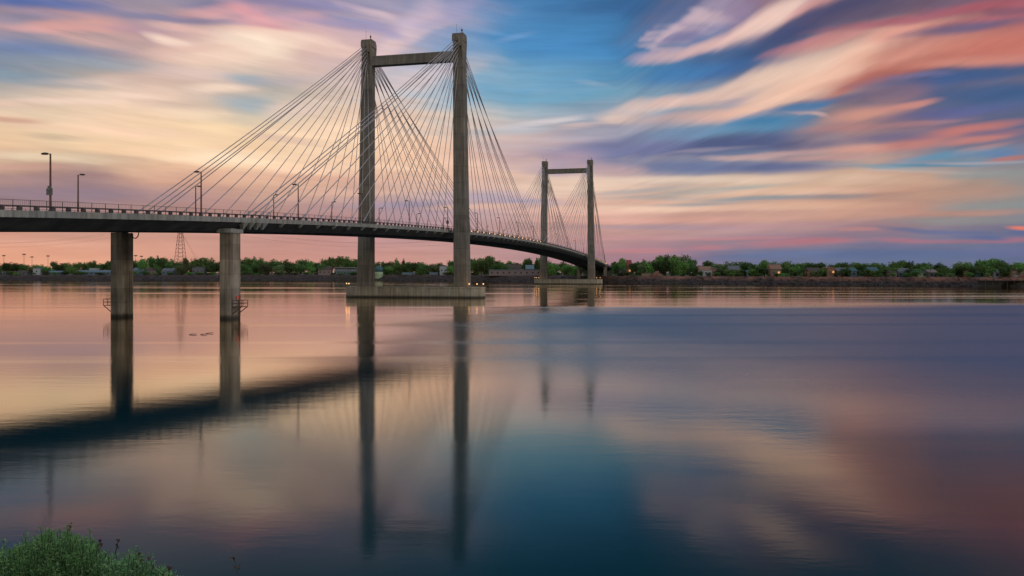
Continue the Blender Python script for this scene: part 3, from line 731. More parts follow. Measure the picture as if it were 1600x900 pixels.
for k, c in enumerate(cab_list[:100]):
    mb = MB(); cable_mesh(mb, c[2], c[3]); mb.build('stay_cable', M['cable'], bridge, smooth=True)
mb = MB()
for c in cab_list[100:]: cable_mesh(mb, c[2], c[3])
tag(mb.build('distant_stay_cables', M['cable'], bridge, smooth=True), kind='stuff')
# anchor brackets under the rim
mb_far = MB(); nb_ = 0
def bracket(mb, s, sg, big):
    z = zfas(s); w = .5 if not big else .8; h = .75 if not big else 1.25; d = .35 if not big else .7
    x0 = sg * (HW - .9); x1 = sg * (HW + .12)
    mb.loft([[(x0, s - w, z + .1), (x1, s - w, z + .1), (x1, s + w, z + .1), (x0, s + w, z + .1)],
             [(x0, s - w, z - .02), (x1, s - w, z - .02), (x1, s + w, z - .02), (x0, s + w, z - .02)],
             [(x0, s - w * .2, z - h), (sg * (HW - .5), s - w * .2, z - h), (sg * (HW - .5), s + w * .2, z - h), (x0, s + w * .2, z - h)]])
for c in cab_list:
    ti, sg, _, b = c; s = b[1]
    big = (-119.5 < s < -111) or (411 < s < 419)
    if ti == 0 and sg > 0:
        mb = MB(); bracket(mb, s, sg, big); mb.build('anchor_bracket', M['deck'], deck)
    else: bracket(mb_far, s, sg, big)
tag(mb_far.build('distant_anchor_brackets', M['deck'], deck), kind='stuff')
# low sun on the cable anchor tops, imitated by glowing stubs on the rim
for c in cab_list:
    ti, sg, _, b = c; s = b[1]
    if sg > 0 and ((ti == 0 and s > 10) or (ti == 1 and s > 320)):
        mb = MB(); mb.bar((HW + .05, s, ztop(s) + .2), (HW + .05, s, ztop(s) + .52), .19, 8); mb.build('sunlit_anchor_glow', M['lamp_sun_glow'], deck)

# bents
def bent(s0, platforms=False, lab=None):
    e = empty('pier_bent', (0, s0, 0)); e.parent = bridge
    zt = zfas(s0) - 1.5
    for sg in (-1, 1):
        c = MB(); x = sg * 11.0
        W, D = 2.25, 3.1
        if sg < 0 and platforms:      # recess on the face towards the other column
            def ring(z): return [(x - W / 2, -D / 2, z), (x + W / 2, -D / 2, z), (x + W / 2, -D / 2 + .25, z), (x + W / 2 - .55, -D / 2 + .35, z), (x + W / 2 - .55, .05, z), (x + W / 2, .15, z), (x + W / 2, D / 2, z), (x - W / 2, D / 2, z)]
            c.loft([ring(-3), ring(zt - .1)])
        else:
            c.loft([rect(W, D, x, 0, -3, .12), rect(W, D, x, 0, zt - (.1 if sg < 0 else .4), .12)])
        colm = c.build('pier_column', M['pier'], e)
        k = MB()
        if sg > 0: k.box((x, 0, zt - .05), (W + .5, D + .8, .7))
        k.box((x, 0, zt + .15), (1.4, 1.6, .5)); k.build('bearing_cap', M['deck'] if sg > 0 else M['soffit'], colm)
        if platforms:
            p = MB(); xo = x + sg * (W / 2 + .95); zp = 2.15
            p.box((xo, -.2, zp), (1.9, 2.0, .09))
            for dy in (-1.15, .75):
                for dx in (-.9, 0, .9): p.bar((xo + dx, dy, zp), (xo + dx, dy, zp + 1.15), .06, 5)
                for h in (.6, 1.15): p.bar((xo - .93, dy, zp + h), (xo + .93, dy, zp + h), .05, 5)
                p.bar((x + sg * W / 2, dy, zp - 1.3), (xo + sg * .8, dy, zp - .05), .08, 5)
            for h in (.6, 1.15): p.bar((xo + sg * .9, -1.15, zp + h), (xo + sg * .9, .75, zp + h), .05, 5)
            p.build('service_platform', M['rust_steel'], colm)
            la = MB()
            if sg < 0:
                for dy in (.45, 1.0): la.bar((x + W / 2 + .12, dy, .9), (x + W / 2 + .12, dy, zt * .55), .035, 5)
                zz = 1.0
                while zz < zt * .55: la.bar((x + W / 2 + .12, .45, zz), (x + W / 2 + .12, 1.0, zz), .028, 4); zz += .34
            else:
                for dy in (.8, 1.25): la.bar((x + W / 2 + .10, dy, .5), (x + W / 2 + .10, dy, 4.2), .035, 5)
                zz = .6
                while zz < 4.2: la.bar((x + W / 2 + .10, .8, zz), (x + W / 2 + .10, 1.25, zz), .028, 4); zz += .34
            la.build('ladder', M['rust_steel'], colm)
            if sg > 0:
                q = MB(); q.bar((x + W / 2 + .25, .1, 3.5), (x + W / 2 + .25, .1, 4.0), .2, 8); q.build('red_lamp', M['red_glow'], colm)
            else:
                q = MB(); pts = [(x + W / 2 + 1.3 + .75 * math.cos(a), .4, zt - .1 + 1.0 * math.sin(a)) for a in np.linspace(math.pi, 2.0 * math.pi, 9)]
                pts = pts + [(pts[-1][0], .4, zt + 1.3)]
                for a, b in zip(pts, pts[1:]): q.bar(a, b, .09, 6)
                q.build('pipe_loop', M['rust_steel'], colm)
    return e
bent(-121.3, True)
bent(-181); bent(-226); bent(420.5); bent(463)
mb = MB(); mb.box((0, -266, 3.5), (26, 6, 14.5)); mb.build('abutment', M['deck'], bridge)
mb = MB(); mb.box((0, 482, 3.5), (26, 8, 14)); mb.build('abutment', M['deck'], bridge)

# street lamps
def street_lamp(sign=False):
    r = empty('street_lamp')
    p = MB(); p.bar((0, 0, 0), (0, 0, 7.6), .15, 8, .10); p.box((0, 0, .2), (.34, .34, .4)); p.build('pole', M['rust_steel'], r)
    a = MB(); a.bar((0, 0, 7.5), (-.5, 0, 7.62), .05, 6); a.build('arm', M['rust_steel'], r)
    h = MB(); h.loft([[(-.4, -.12, 7.52), (-.4, .12, 7.52), (-.4, .12, 7.72), (-.4, -.12, 7.72)], [(-.7, -.2, 7.48), (-.7, .2, 7.48), (-.7, .2, 7.76), (-.7, -.2, 7.76)],
                      [(-1.25, -.17, 7.5), (-1.25, .17, 7.5), (-1.25, .17, 7.7), (-1.25, -.17, 7.7)]])
    h.build('lamp_head', M['dark_steel'], r)
    if sign:
        b = MB(); b.box((0, -.16, 2.75), (.85, .12, .85)); b.box((0, -.16, 3.35), (.5, .1, .3)); b.build('sign_box', M['steel'], r)
    return r
L1 = street_lamp(); L2 = street_lamp(True)
near = [-161.7, -130, -97.2, -65.3, -33.5, 1.4, 36.5, 69.1, 102.1, 135, 168, 201, 232, 263.7, 299.9]
far = [-164, -131.7, -99.1, -67.7, -35.8, -1.5, 33.8, 65.1, 98, 130.4, 164, 197, 230, 263, 300]
u1 = u2 = False
for i, s in enumerate(near):
    sg_ = i in (0, 5)
    if sg_: o = L2 if not u2 else copy_tree(L2); u2 = True
    else: o = L1 if not u1 else copy_tree(L1); u1 = True
    o.location = loc_bridge(11.2, s, ztop(s) - .25); o.rotation_euler = (0, 0, -TH)
    if sg_: lb = 'street lamp with boxy pole sign ' + ('near the left edge' if i == 0 else 'left of nearer right tower leg')
    else: lb = f'{ORD[i]} street lamp from the left along the near side of the bridge deck'
    tag(o, lb, 'street lamp', 'street lamps along the bridge deck')
for i, s in enumerate(far):
    if i == 0: continue
    o = copy_tree(L1)
    o.location = loc_bridge(-11.2, s, ztop(s) - .25); o.rotation_euler = (0, 0, math.pi - TH)
    tag(o, f'{ORD[i - 1]} street lamp from the left along the far side of the bridge deck', 'street lamp', 'street lamps along the bridge deck')

# ------------------------------------------------------------------ far bank: trees
LEAF = []
def leaf_mat(name, c1, c2):
    m, nt, b = new_mat(name)
    N, L = nt.nodes, nt.links
    oi = N.new('ShaderNodeObjectInfo'); ge = N.new('ShaderNodeNewGeometry')
    r = N.new('ShaderNodeValToRGB'); r.color_ramp.elements[0].color = (*c1, 1); r.color_ramp.elements[1].color = (*c2, 1)
    L.new(ge.outputs['Random Per Island'], r.inputs[0])
    hs = N.new('ShaderNodeHueSaturation'); L.new(r.outputs[0], hs.inputs['Color'])
    mr = N.new('ShaderNodeMapRange'); mr.inputs[3].default_value = .5; mr.inputs[4].default_value = 1.85; L.new(oi.outputs['Random'], mr.inputs[0]); L.new(mr.outputs[0], hs.inputs['Value'])
    mr2 = N.new('ShaderNodeMapRange'); mr2.inputs[3].default_value = .47; mr2.inputs[4].default_value = .52; L.new(oi.outputs['Random'], mr2.inputs[0]); L.new(mr2.outputs[0], hs.inputs['Hue'])
    L.new(hs.outputs[0], b.inputs['Base Color']); b.inputs['Roughness'].default_value = .8
    tl = N.new('ShaderNodeBsdfTranslucent'); L.new(hs.outputs[0], tl.inputs['Color'])
    ms_ = N.new('ShaderNodeMixShader'); ms_.inputs[0].default_value = .42; L.new(b.outputs[0], ms_.inputs[1]); L.new(tl.outputs[0], ms_.inputs[2])
    out = [q for q in N if q.type == 'OUTPUT_MATERIAL'][0]; L.new(ms_.outputs[0], out.inputs[0])
    return m
M['leaf_dark'] = leaf_mat('foliage_dark', (0.026, 0.068, 0.020), (0.14, 0.25, 0.06))
M['leaf_mid'] = leaf_mat('foliage_mid', (0.045, 0.11, 0.026), (0.21, 0.34, 0.08))
M['leaf_olive'] = leaf_mat('foliage_olive', (0.07, 0.10, 0.035), (0.21, 0.25, 0.095))
M['bark'] = mat_noise('bark', (0.035, 0.027, 0.02), (0.08, 0.06, 0.045), 2.0, .95, stretch=(1, 1, .2))
def tree_variant(seed, shape, mat):
    """unit tree: 1 high, crown about 1 wide; leaves as small faces through the crown's volume"""
    rnd = random.Random(seed)
    c = MB()
    if shape == 'round': lobes = [(rnd.uniform(-.30, .30), rnd.uniform(-.28, .28), rnd.uniform(.20, .80), rnd.uniform(.14, .25)) for _ in range(17)] + [(0, 0, .55, .30)]
    elif shape == 'broad': lobes = [(rnd.uniform(-.38, .38), rnd.uniform(-.3, .3), rnd.uniform(.18, .74), rnd.uniform(.13, .24)) for _ in range(19)] + [(0, 0, .5, .3)]
    elif shape == 'conical': lobes = [(rnd.uniform(-.05, .05) * (1 - q), rnd.uniform(-.05, .05), .14 + .80 * q, .30 * (1 - q) + .05) for q in np.linspace(0, 1, 11)]
    else: lobes = [(rnd.uniform(-.14, .14), rnd.uniform(-.12, .12), .2 + .72 * q, .20 - .09 * abs(q - .4)) for q in np.linspace(0, 1, 12)]
    n = 1900
    tot = sum(l[3] ** 2 for l in lobes)
    for (lx, ly, lz, lr) in lobes:
        for _ in range(int(n * lr ** 2 / tot)):
            d = Vector((rnd.gauss(0, 1), rnd.gauss(0, 1), rnd.gauss(0, 1))).normalized()
            rr = lr * (rnd.uniform(.55, 1.08) if rnd.random() < .9 else rnd.uniform(1.05, 1.3))
            p = Vector((lx, ly, lz)) + Vector((d.x * rr * 1.15, d.y * rr * 1.15, d.z * rr * .85))
            if p.z < .04: continue
            s = rnd.uniform(.022, .052)
            nrm = (d + Vector((rnd.gauss(0, .6), rnd.gauss(0, .6), rnd.gauss(0, .6)))).normalized()
            u = nrm.orthogonal().normalized(); w = nrm.cross(u); a = rnd.uniform(0, 6.28)
            u, w = u * math.cos(a) + w * math.sin(a), w * math.cos(a) - u * math.sin(a)
            c.add([p - u * s, p - w * s * .7, p + u * s, p + w * s * .7], [(0, 1, 2, 3)])
    tr = MB(); tr.bar((0, 0, -.04), (0, 0, .5), .028, 7, .014)
    for k in range(5):
        a = rnd.uniform(0, 6.28); z = rnd.uniform(.2, .42); tr.bar((0, 0, z), (.22 * math.cos(a), .22 * math.sin(a), z + .22), .012, 5, .005)
    r = empty('tree')
    tr.build('trunk', M['bark'], r); c.build('crown', M[mat], r, fix=False)
    return r
VAR = {'dark rounded': tree_variant(1, 'round', 'leaf_dark'), 'dark spreading': tree_variant(2, 'broad', 'leaf_dark'), 'green rounded': tree_variant(3, 'round', 'leaf_mid'),
       'green spreading': tree_variant(4, 'broad', 'leaf_mid'), 'pale olive': tree_variant(5, 'round', 'leaf_olive'), 'dark pointed': tree_variant(6, 'conical', 'leaf_dark'),
       'slim upright': tree_variant(7, 'column', 'leaf_mid')}
VUSED = set(); TREES = []
def put_tree(px, ytop, wpx, kind, off, row, kz=None):
    x, y = at(px, off); zt = zof(ytop, y); h = max(2.0, zt - GROUND + .1); w = wpx * y / F
    o = VAR[kind] if kind not in VUSED else copy_tree(VAR[kind]); VUSED.add(kind)
    o.location = (x, y, GROUND - .1); o.rotation_euler = (0, 0, random.uniform(0, 6.28))
    sx = w / .95
    if kind == 'dark pointed': sx = w / .66
    if kind == 'slim upright': sx = w / .55
    o.scale = (sx, sx, h)
    TREES.append((px, row, kind, o))
SKY_ = [(0, 411), (14, 408), (22, 412), (55, 410), (90, 408), (105, 408), (140, 408), (165, 404), (178, 408), (215, 404), (235, 401), (250, 398), (285, 401), (325, 401), (340, 399), (350, 402), (365, 402), (380, 400), (406, 400), (440, 402), (455, 407),
        (470, 404), (490, 407), (503, 412), (512, 403), (520, 398), (535, 401), (560, 402), (585, 406), (600, 402), (620, 404), (632, 403), (650, 406), (672, 412), (690, 408), (705, 404), (728, 402), (736, 399), (752, 397), (770, 400), (782, 406), (800, 403),
        (815, 406), (830, 402), (842, 400), (860, 404), (880, 406), (905, 408), (940, 406), (957, 402), (975, 401), (985, 408), (1000, 404), (1015, 402), (1027, 397), (1050, 394), (1062, 396), (1073, 402), (1085, 403), (1095, 409), (1105, 408), (1118, 405), (1125, 408), (1140, 407),
        (1160, 406), (1178, 405), (1195, 407), (1215, 410), (1228, 409), (1245, 411), (1265, 409), (1283, 407), (1298, 409), (1315, 410), (1330, 407), (1350, 408), (1372, 407), (1390, 408), (1404, 404), (1415, 407), (1435, 411), (1450, 408), (1465, 409), (1480, 413), (1495, 408), (1510, 409),
        (1525, 408), (1540, 403), (1560, 402), (1572, 407), (1583, 415), (1592, 410), (1610, 409)]
def skyline(px): return float(np.interp(px, [a for a, _ in SKY_], [b for _, b in SKY_]))
random.seed(11)
px = -30.0
kinds = ['dark rounded', 'dark spreading', 'green rounded', 'green spreading', 'dark rounded', 'green rounded']
while px < 1640:
    w = random.uniform(13, 24) * (1.15 if px > 1000 else 1.0)
    k = random.choice(kinds)
    if random.random() < .07: k = 'dark pointed'; w *= .7
    elif random.random() < .07: k = 'pale olive'
    if not (940 < px < 952):
        put_tree(px, skyline(px) + random.choice([-2.2, -1.0, 0, 0, 1.5, 3.5, 5]) + random.uniform(-.8, .8), w * random.uniform(.8, 1.15), k, random.uniform(55, 95), 'back')
    px += w * random.uniform(.46, .70)
# front row, lower, with gaps where houses stand
FR = [(112, 416, 16, 'green spreading'), (70, 417, 14, 'dark rounded'), (198, 414, 14, 'dark rounded'), (222, 413, 14, 'dark rounded'), (246, 413, 12, 'dark rounded'), (282, 413, 18, 'pale olive'), (300, 412, 12, 'pale olive'), (330, 408, 26, 'dark spreading'),
      (382, 410, 20, 'dark rounded'), (400, 414, 14, 'dark rounded'), (415, 410, 24, 'pale olive'), (436, 413, 20, 'pale olive'), (452, 410, 18, 'dark rounded'), (470, 409, 26, 'dark spreading'), (487, 416, 14, 'green rounded'), (514, 416, 10, 'pale olive'),
      (503, 410, 12, 'dark rounded'), (610, 415, 18, 'green rounded'), (625, 410, 22, 'green rounded'), (645, 408, 22, 'dark rounded'), (660, 411, 18, 'dark rounded'), (704, 414, 14, 'green rounded'), (740, 406, 18, 'green rounded'), (752, 403, 26, 'green spreading'), (775, 410, 20, 'dark rounded'),
      (790, 412, 16, 'dark rounded'), (862, 408, 24, 'green spreading'), (885, 412, 22, 'green rounded'), (900, 414, 14, 'green rounded'), (962, 408, 14, 'dark rounded'), (972, 410, 14, 'green rounded'), (990, 408, 14, 'dark rounded'), (1002, 413, 18, 'pale olive'), (1014, 412, 14, 'slim upright'),
      (1026, 404, 22, 'dark rounded'), (1040, 402, 22, 'dark spreading'), (1054, 399, 14, 'slim upright'), (1066, 404, 22, 'green spreading'), (1078, 408, 20, 'dark rounded'), (1090, 414, 16, 'dark rounded'), (1106, 420, 16, 'dark spreading'), (1124, 420, 18, 'pale olive'), (1142, 419, 20, 'green spreading'),
      (1158, 420, 18, 'green spreading'), (1176, 419, 20, 'green rounded'), (1194, 416, 26, 'dark rounded'), (1228, 416, 18, 'green rounded'), (1243, 415, 18, 'green rounded'), (1256, 418, 22, 'dark rounded'), (1270, 420, 16, 'dark rounded'), (1287, 418, 12, 'green rounded'), (1306, 419, 4, 'dark pointed'),
      (1322, 417, 16, 'dark rounded'), (1340, 420, 12, 'dark rounded'), (1354, 419, 14, 'green rounded'), (1380, 417, 20, 'dark rounded'), (1396, 417, 14, 'green rounded'), (1416, 418, 22, 'dark spreading'), (1438, 418, 20, 'green rounded'), (1448, 414, 16, 'dark rounded'), (1472, 417, 18, 'green rounded'), (1488, 418, 20, 'dark rounded'),
      (1503, 414, 20, 'dark rounded'), (1520, 416, 18, 'dark rounded'), (1533, 412, 22, 'green spreading'), (1548, 418, 18, 'green rounded'), (1568, 416, 16, 'dark rounded'), (1590, 418, 14, 'green rounded')]
for (p_, y_, w_, k_) in FR: put_tree(p_, y_, w_, k_, random.uniform(19, 29), 'front')
# low shrubs before and between the houses
random.seed(5)
q_ = -10
while q_ < 1610:
    if not (758 < q_ < 850 or 585 < q_ < 600 or 925 < q_ < 955 or 1000 < q_ < 1036 or 1572 < q_):
        put_tree(q_, random.uniform(421.5, 426.5), random.uniform(9, 17), random.choice(['dark rounded', 'dark spreading', 'green rounded', 'pale olive', 'green spreading']), random.uniform(15, 21) if random.random() < .6 else 33, 'shrub')
    q_ += random.uniform(9, 19)

LM = [(-60, 'the left edge of the photo'), (192, 'the first pier column'), (282, 'the lattice pylon'), (361, 'the second pier column'), (571, 'the nearer left tower leg'), (592, 'the pale green tank'), (720, 'the nearer right tower leg'),
      (848, 'the farther left tower leg'), (924, 'the farther right tower leg'), (983, 'the small red-roofed house'), (1027, 'the dirt mound'), (1213, 'the tall tan house'), (1395, 'the crossarmed pole'), (1545, 'the brown dock post')]
cnt = {}
for (px_, row, kind, o) in sorted(TREES, key=lambda q: q[0]):
    lm = [l for l in LM if l[0] <= px_][-1] if px_ >= -60 else LM[0]
    key = (lm[1], row, kind); cnt[key] = cnt.get(key, 0) + 1
    kk = cnt[key]
    if row == 'shrub': tag(o, f'{ORD[kk - 1]} {kind} waterside shrub right of {lm[1]}', 'shrub', 'shrubs on the far bank'); o.name = 'shrub'
    else: tag(o, f"{ORD[kk - 1]} {kind} tree right of {lm[1]}, {'tall back' if row == 'back' else 'low front'} row", 'tree', 'trees on the far bank')

# ------------------------------------------------------------------ far bank: houses and other buildings
W_ = {'white': (0.42, 0.43, 0.45), 'tan': (0.24, 0.17, 0.12), 'blue': (0.15, 0.20, 0.24), 'grey': (0.15, 0.15, 0.16), 'brown': (0.09, 0.06, 0.045), 'orange': (0.30, 0.16, 0.10), 'green': (0.36, 0.46, 0.26), 'teal': (0.06, 0.13, 0.14), 'red': (0.3, 0.06, 0.04), 'pink': (0.25, 0.18, 0.165)}
MW = {k: mat_plain('paint_' + k, v, .8) for k, v in W_.items()}
M['glass'] = mat_plain('window_glass', (0.03, 0.035, 0.045), .15)
def house(px, y0, y1, wpx, wall, roof, label, off=26, kind='gable', name='house', cat='house', depth=9, wins=3, lit=False):
    x, y = at(px, off); h = (y1 - y0) * y / F; w = wpx * y / F; zb = GROUND - .05
    zt = zof(y0, y); h = max(2.6, zt - zb)
    r = empty(name, (x, y, zb), 0, label, cat)
    hw = h * (.62 if kind == 'gable' else .9)
    a, b = w / 2, depth / 2
    m = MB(); m.box((0, b, hw / 2), (w, depth, hw)); m.build('wall', MW[wall], r)
    m = MB(); o = .45
    if kind == 'gable':
        m.add([(-a - o, -o, hw + .02), (a + o, -o, hw + .02), (a + o, depth + o, hw + .02), (-a - o, depth + o, hw + .02), (-a - o, b, h), (a + o, b, h)],
              [(0, 1, 5, 4), (2, 3, 4, 5), (0, 4, 3), (1, 2, 5), (3, 2, 1, 0)])
    elif kind == 'end':     # gable end to the river
        m.add([(-a - o, -o, hw + .02), (a + o, -o, hw + .02), (a + o, depth + o, hw + .02), (-a - o, depth + o, hw + .02), (0, -o, h), (0, depth + o, h)],
              [(0, 1, 4), (1, 2, 5, 4), (2, 3, 5), (3, 0, 4, 5), (3, 2, 1, 0)])
    else:
        m.box((0, b, hw + (h - hw) / 2 + .01), (w + .6, depth + .6, h - hw))
    m.build('roof', MW[roof], r)
    if wins:
        for k in range(wins):
            xx = -a + w * (k + .5) / wins
            m = MB(); m.box((xx, -.03, hw * .55), (min(1.5, w / wins * .5), .1, min(1.3, hw * .4)))
            m.build('window', M['lit_window'] if (lit and k == wins // 2) else M['glass'], r)
    return r
HS = [
 (12, 424, 430, 18, 'blue', 'grey', 'low blue grey trailer home at the left edge of the far bank', 'flat'),
 (33, 423, 430, 16, 'grey', 'brown', 'low grey trailer home with brownish roof left of the white gable', 'gable'),
 (57, 418, 429, 11, 'white', 'grey', 'small white house with gable end, left part of far bank', 'end'),
 (82, 423, 430, 26, 'blue', 'blue', 'long low blue roofed shed right of the small white gable', 'gable'),
 (146, 422, 430, 52, 'blue', 'blue', 'longest low blue shed, just left of the first pier column', 'gable'),
 (144, 419, 430, 9, 'white', 'white', 'small white cabin standing behind the long blue shed', 'flat'),
 (216, 418, 429, 16, 'blue', 'blue', 'blue roofed cabin just right of the first pier column', 'gable'),
 (236, 418, 429, 14, 'pink', 'brown', 'cabin with brown roof between two blue ones', 'gable'),
 (262, 419, 429, 18, 'blue', 'grey', 'blue walled house just left of the lattice pylon', 'gable'),
 (309, 417, 429, 18, 'grey', 'grey', 'grey gabled house right of the lattice pylon', 'end'),
 (507, 416, 429, 20, 'pink', 'brown', 'house with dark brown roof left of the white marina hall', 'gable'),
 (693, 414, 429, 12, 'white', 'grey', 'white gabled house left of the nearer right tower leg', 'end'),
 (803, 413, 427, 22, 'tan', 'brown', 'brown roofed house among trees above the long pale shed', 'gable'),
 (828, 414, 427, 12, 'grey', 'blue', 'small blue roofed house above the long pale shed', 'gable'),
 (984, 406, 427, 6, 'orange', 'red', 'narrow orange house with red roof among the trees', 'gable'),
 (972, 417, 430, 9, 'grey', 'grey', 'small grey cabin by the end of the bridge', 'gable'),
 (1103, 416, 430, 18, 'white', 'orange', 'white house with orange roof right of the tall tree clump', 'gable'),
 (1116, 418, 430, 10, 'orange', 'blue', 'orange house with dark blue roof right of the tall clump', 'end'),
 (1148, 415, 430, 16, 'pink', 'grey', 'pinkish house with flat grey roof behind the olive scrub', 'gable'),
 (1176, 422, 431, 16, 'white', 'teal', 'low white house with teal roof left of the tan house', 'gable'),
 (1213, 413, 432, 16, 'tan', 'orange', 'tall tan house with orange roof, tallest on the right bank', 'gable'),
 (1273, 418, 431, 18, 'orange', 'brown', 'orange walled house with brown roof right of the poles', 'gable'),
 (1299, 417, 431, 12, 'orange', 'orange', 'bright orange house beside the thin dark conifer', 'end'),
 (1316, 418, 431, 18, 'tan', 'grey', 'tan house with grey roof right of the thin conifer', 'gable'),
 (1334, 418, 430, 10, 'blue', 'teal', 'blue house with teal roof in the middle of right bank', 'gable'),
 (1366, 417, 430, 14, 'orange', 'teal', 'orange house under a teal roof left of the crossarmed pole', 'gable'),
 (1397, 422, 431, 10, 'pink', 'brown', 'small pinkish house right beside the crossarmed pole', 'gable'),
 (1414, 419, 431, 20, 'blue', 'grey', 'wide blue grey house with garage right of crossarmed pole', 'gable'),
 (1441, 421, 431, 14, 'green', 'teal', 'pale green house with teal roof on the right bank', 'gable'),
 (1459, 421, 431, 12, 'grey', 'pink', 'grey house with pink roof next to a tall pole', 'gable'),
 (1514, 423, 430, 8, 'orange', 'orange', 'tiny orange shed left of the biggest round tree', 'end'),
 (1528, 422, 430, 10, 'teal', 'teal', 'tiny teal shed under the biggest round tree', 'gable'),
 (1562, 421, 430, 16, 'white', 'blue', 'white house with pale blue roof near the right edge', 'gable'),
 (1592, 422, 431, 24, 'tan', 'brown', 'tan warehouse at the right edge of the far bank', 'flat'),
]
for (px_, y0, y1, w_, wa, ro, lb, kd) in HS:
    house(px_, y0, y1, w_, wa, ro, lb, kind=kd, off=(19 if int(px_) % 2 else 24) if px_ not in (144, 803, 828) else 36, wins=max(1, int(w_ / 6)), lit=(px_ in (984, 1213, 1299)))
# long pale shed
house(805, 421.3, 428, 82, 'pink', 'blue', 'very long low shed with pale roof between the two towers', off=18, kind='flat', name='storage_shed', cat='shed', depth=10, wins=9)
house(851, 423, 428, 16, 'grey', 'grey', 'short grey shed at the right end of the long shed', off=20, kind='flat', name='storage_shed', cat='shed', wins=2)
# marina hall with decks
def marina():
    x, y = at(539, 20); r = empty('marina_hall', (x, y, GROUND - .05), 0, 'white and blue two storey hall with balconies left of the nearer tower', 'building')
    w, h = 34 * y / F, 9.0
    m = MB(); m.box((0, 5, 2.4), (w, 10, 4.8)); m.build('lower_wall', MW['blue'], r)
    m = MB(); m.box((0, 6, 6.6), (w * .92, 8, 2.6)); m.build('upper_wall', MW['grey'], r)
    m = MB(); m.box((0, 5.2, 8.1), (w * .98, 10, .35)); m.build('roof', MW['white'], r)
    m = MB(); m.box((0, .6, 4.9), (w * 1.02, 2.6, .25))
    for k in range(15): m.box((-w / 2 + w * k / 14, -.6, 5.4), (.15, .12, .9))
    m.box((0, -.6, 5.9), (w * 1.02, .14, .16)); m.build('balcony', MW['white'], r)
    for k in range(7):
        m = MB(); m.box((-w / 2 + w * (k + .5) / 7, -.04, 2.6), (1.7, .12, 1.5)); m.build('window', M['glass'], r)
        m = MB(); m.box((-w * .44 + w * .88 * (k + .5) / 7, 1.96, 6.6), (1.8, .12, 1.4)); m.build('window', M['glass'], r)
marina()
# pale green tank with teal cap and a red mark
def tank():
    Y = 815; px_ = 592; x = (px_ - 800) / F * Y
    r = empty('water_tank', (x, Y, -.6), 0, 'pale green round tank with teal cap at the water beside the left tower leg', 'tank')
    def ring(rr, z): return [(rr * math.cos(a), rr * math.sin(a), z) for a in np.linspace(0, 2 * math.pi, 25)[:-1]]
    m = MB(); m.loft([ring(3.3, 0), ring(4.0, 3), ring(4.2, 6), ring(4.2, 9.3)]); m.build('tank_body', MW['green'], r, smooth=True)
    m = MB(); m.loft([ring(4.35, 9.3), ring(4.35, 12.2), ring(3.2, 14.2), ring(.6, 15.3)]); m.build('tank_cap', MW['teal'], r, smooth=True)
    m = MB()
    for (a0, z, w, h) in ((-2.45, 7.0, .9, .5), (-2.45, 6.0, .6, .5), (-2.1, 6.5, .5, 1.4), (-1.8, 6.2, .4, .5)):
        m.box((4.23 * math.cos(a0), 4.23 * math.sin(a0), z), (w, .15, h), a0 + math.pi / 2)
    m.build('red_mark', MW['red'], r)
tank()
# blue trailers on the levee
def trailer(px_, wpx, lb):
    x, y = at(px_, 13); w = wpx * y / F
    r = empty('trailer', (x, y, 5.2), 0, lb, 'trailer', 'pale blue trailers on the levee')
    m = MB(); m.loft([[(-w / 2, -1.2, .55), (w / 2, -1.2, .55), (w / 2, 1.2, .55), (-w / 2, 1.2, .55)], [(-w / 2, -1.25, 2.4), (w / 2, -1.25, 2.4), (w / 2, 1.25, 2.4), (-w / 2, 1.25, 2.4)],
                      [(-w / 2 + .3, -1.0, 2.75), (w / 2 - .3, -1.0, 2.75), (w / 2 - .3, 1.0, 2.75), (-w / 2 + .3, 1.0, 2.75)]]); m.build('body', MW['blue'], r)
    for sx in (-.3, .3):
        for sy in (-1, 1):
            m = MB(); m.bar((sx * w, sy * 1.0, .45), (sx * w, sy * 1.25, .45), .45, 12); m.build('wheel', M['dark_steel'], r)
trailer(639, 22, 'longer pale blue trailer parked left of the nearer right leg'); trailer(677.5, 13, 'shorter pale blue trailer closest to the nearer right leg')
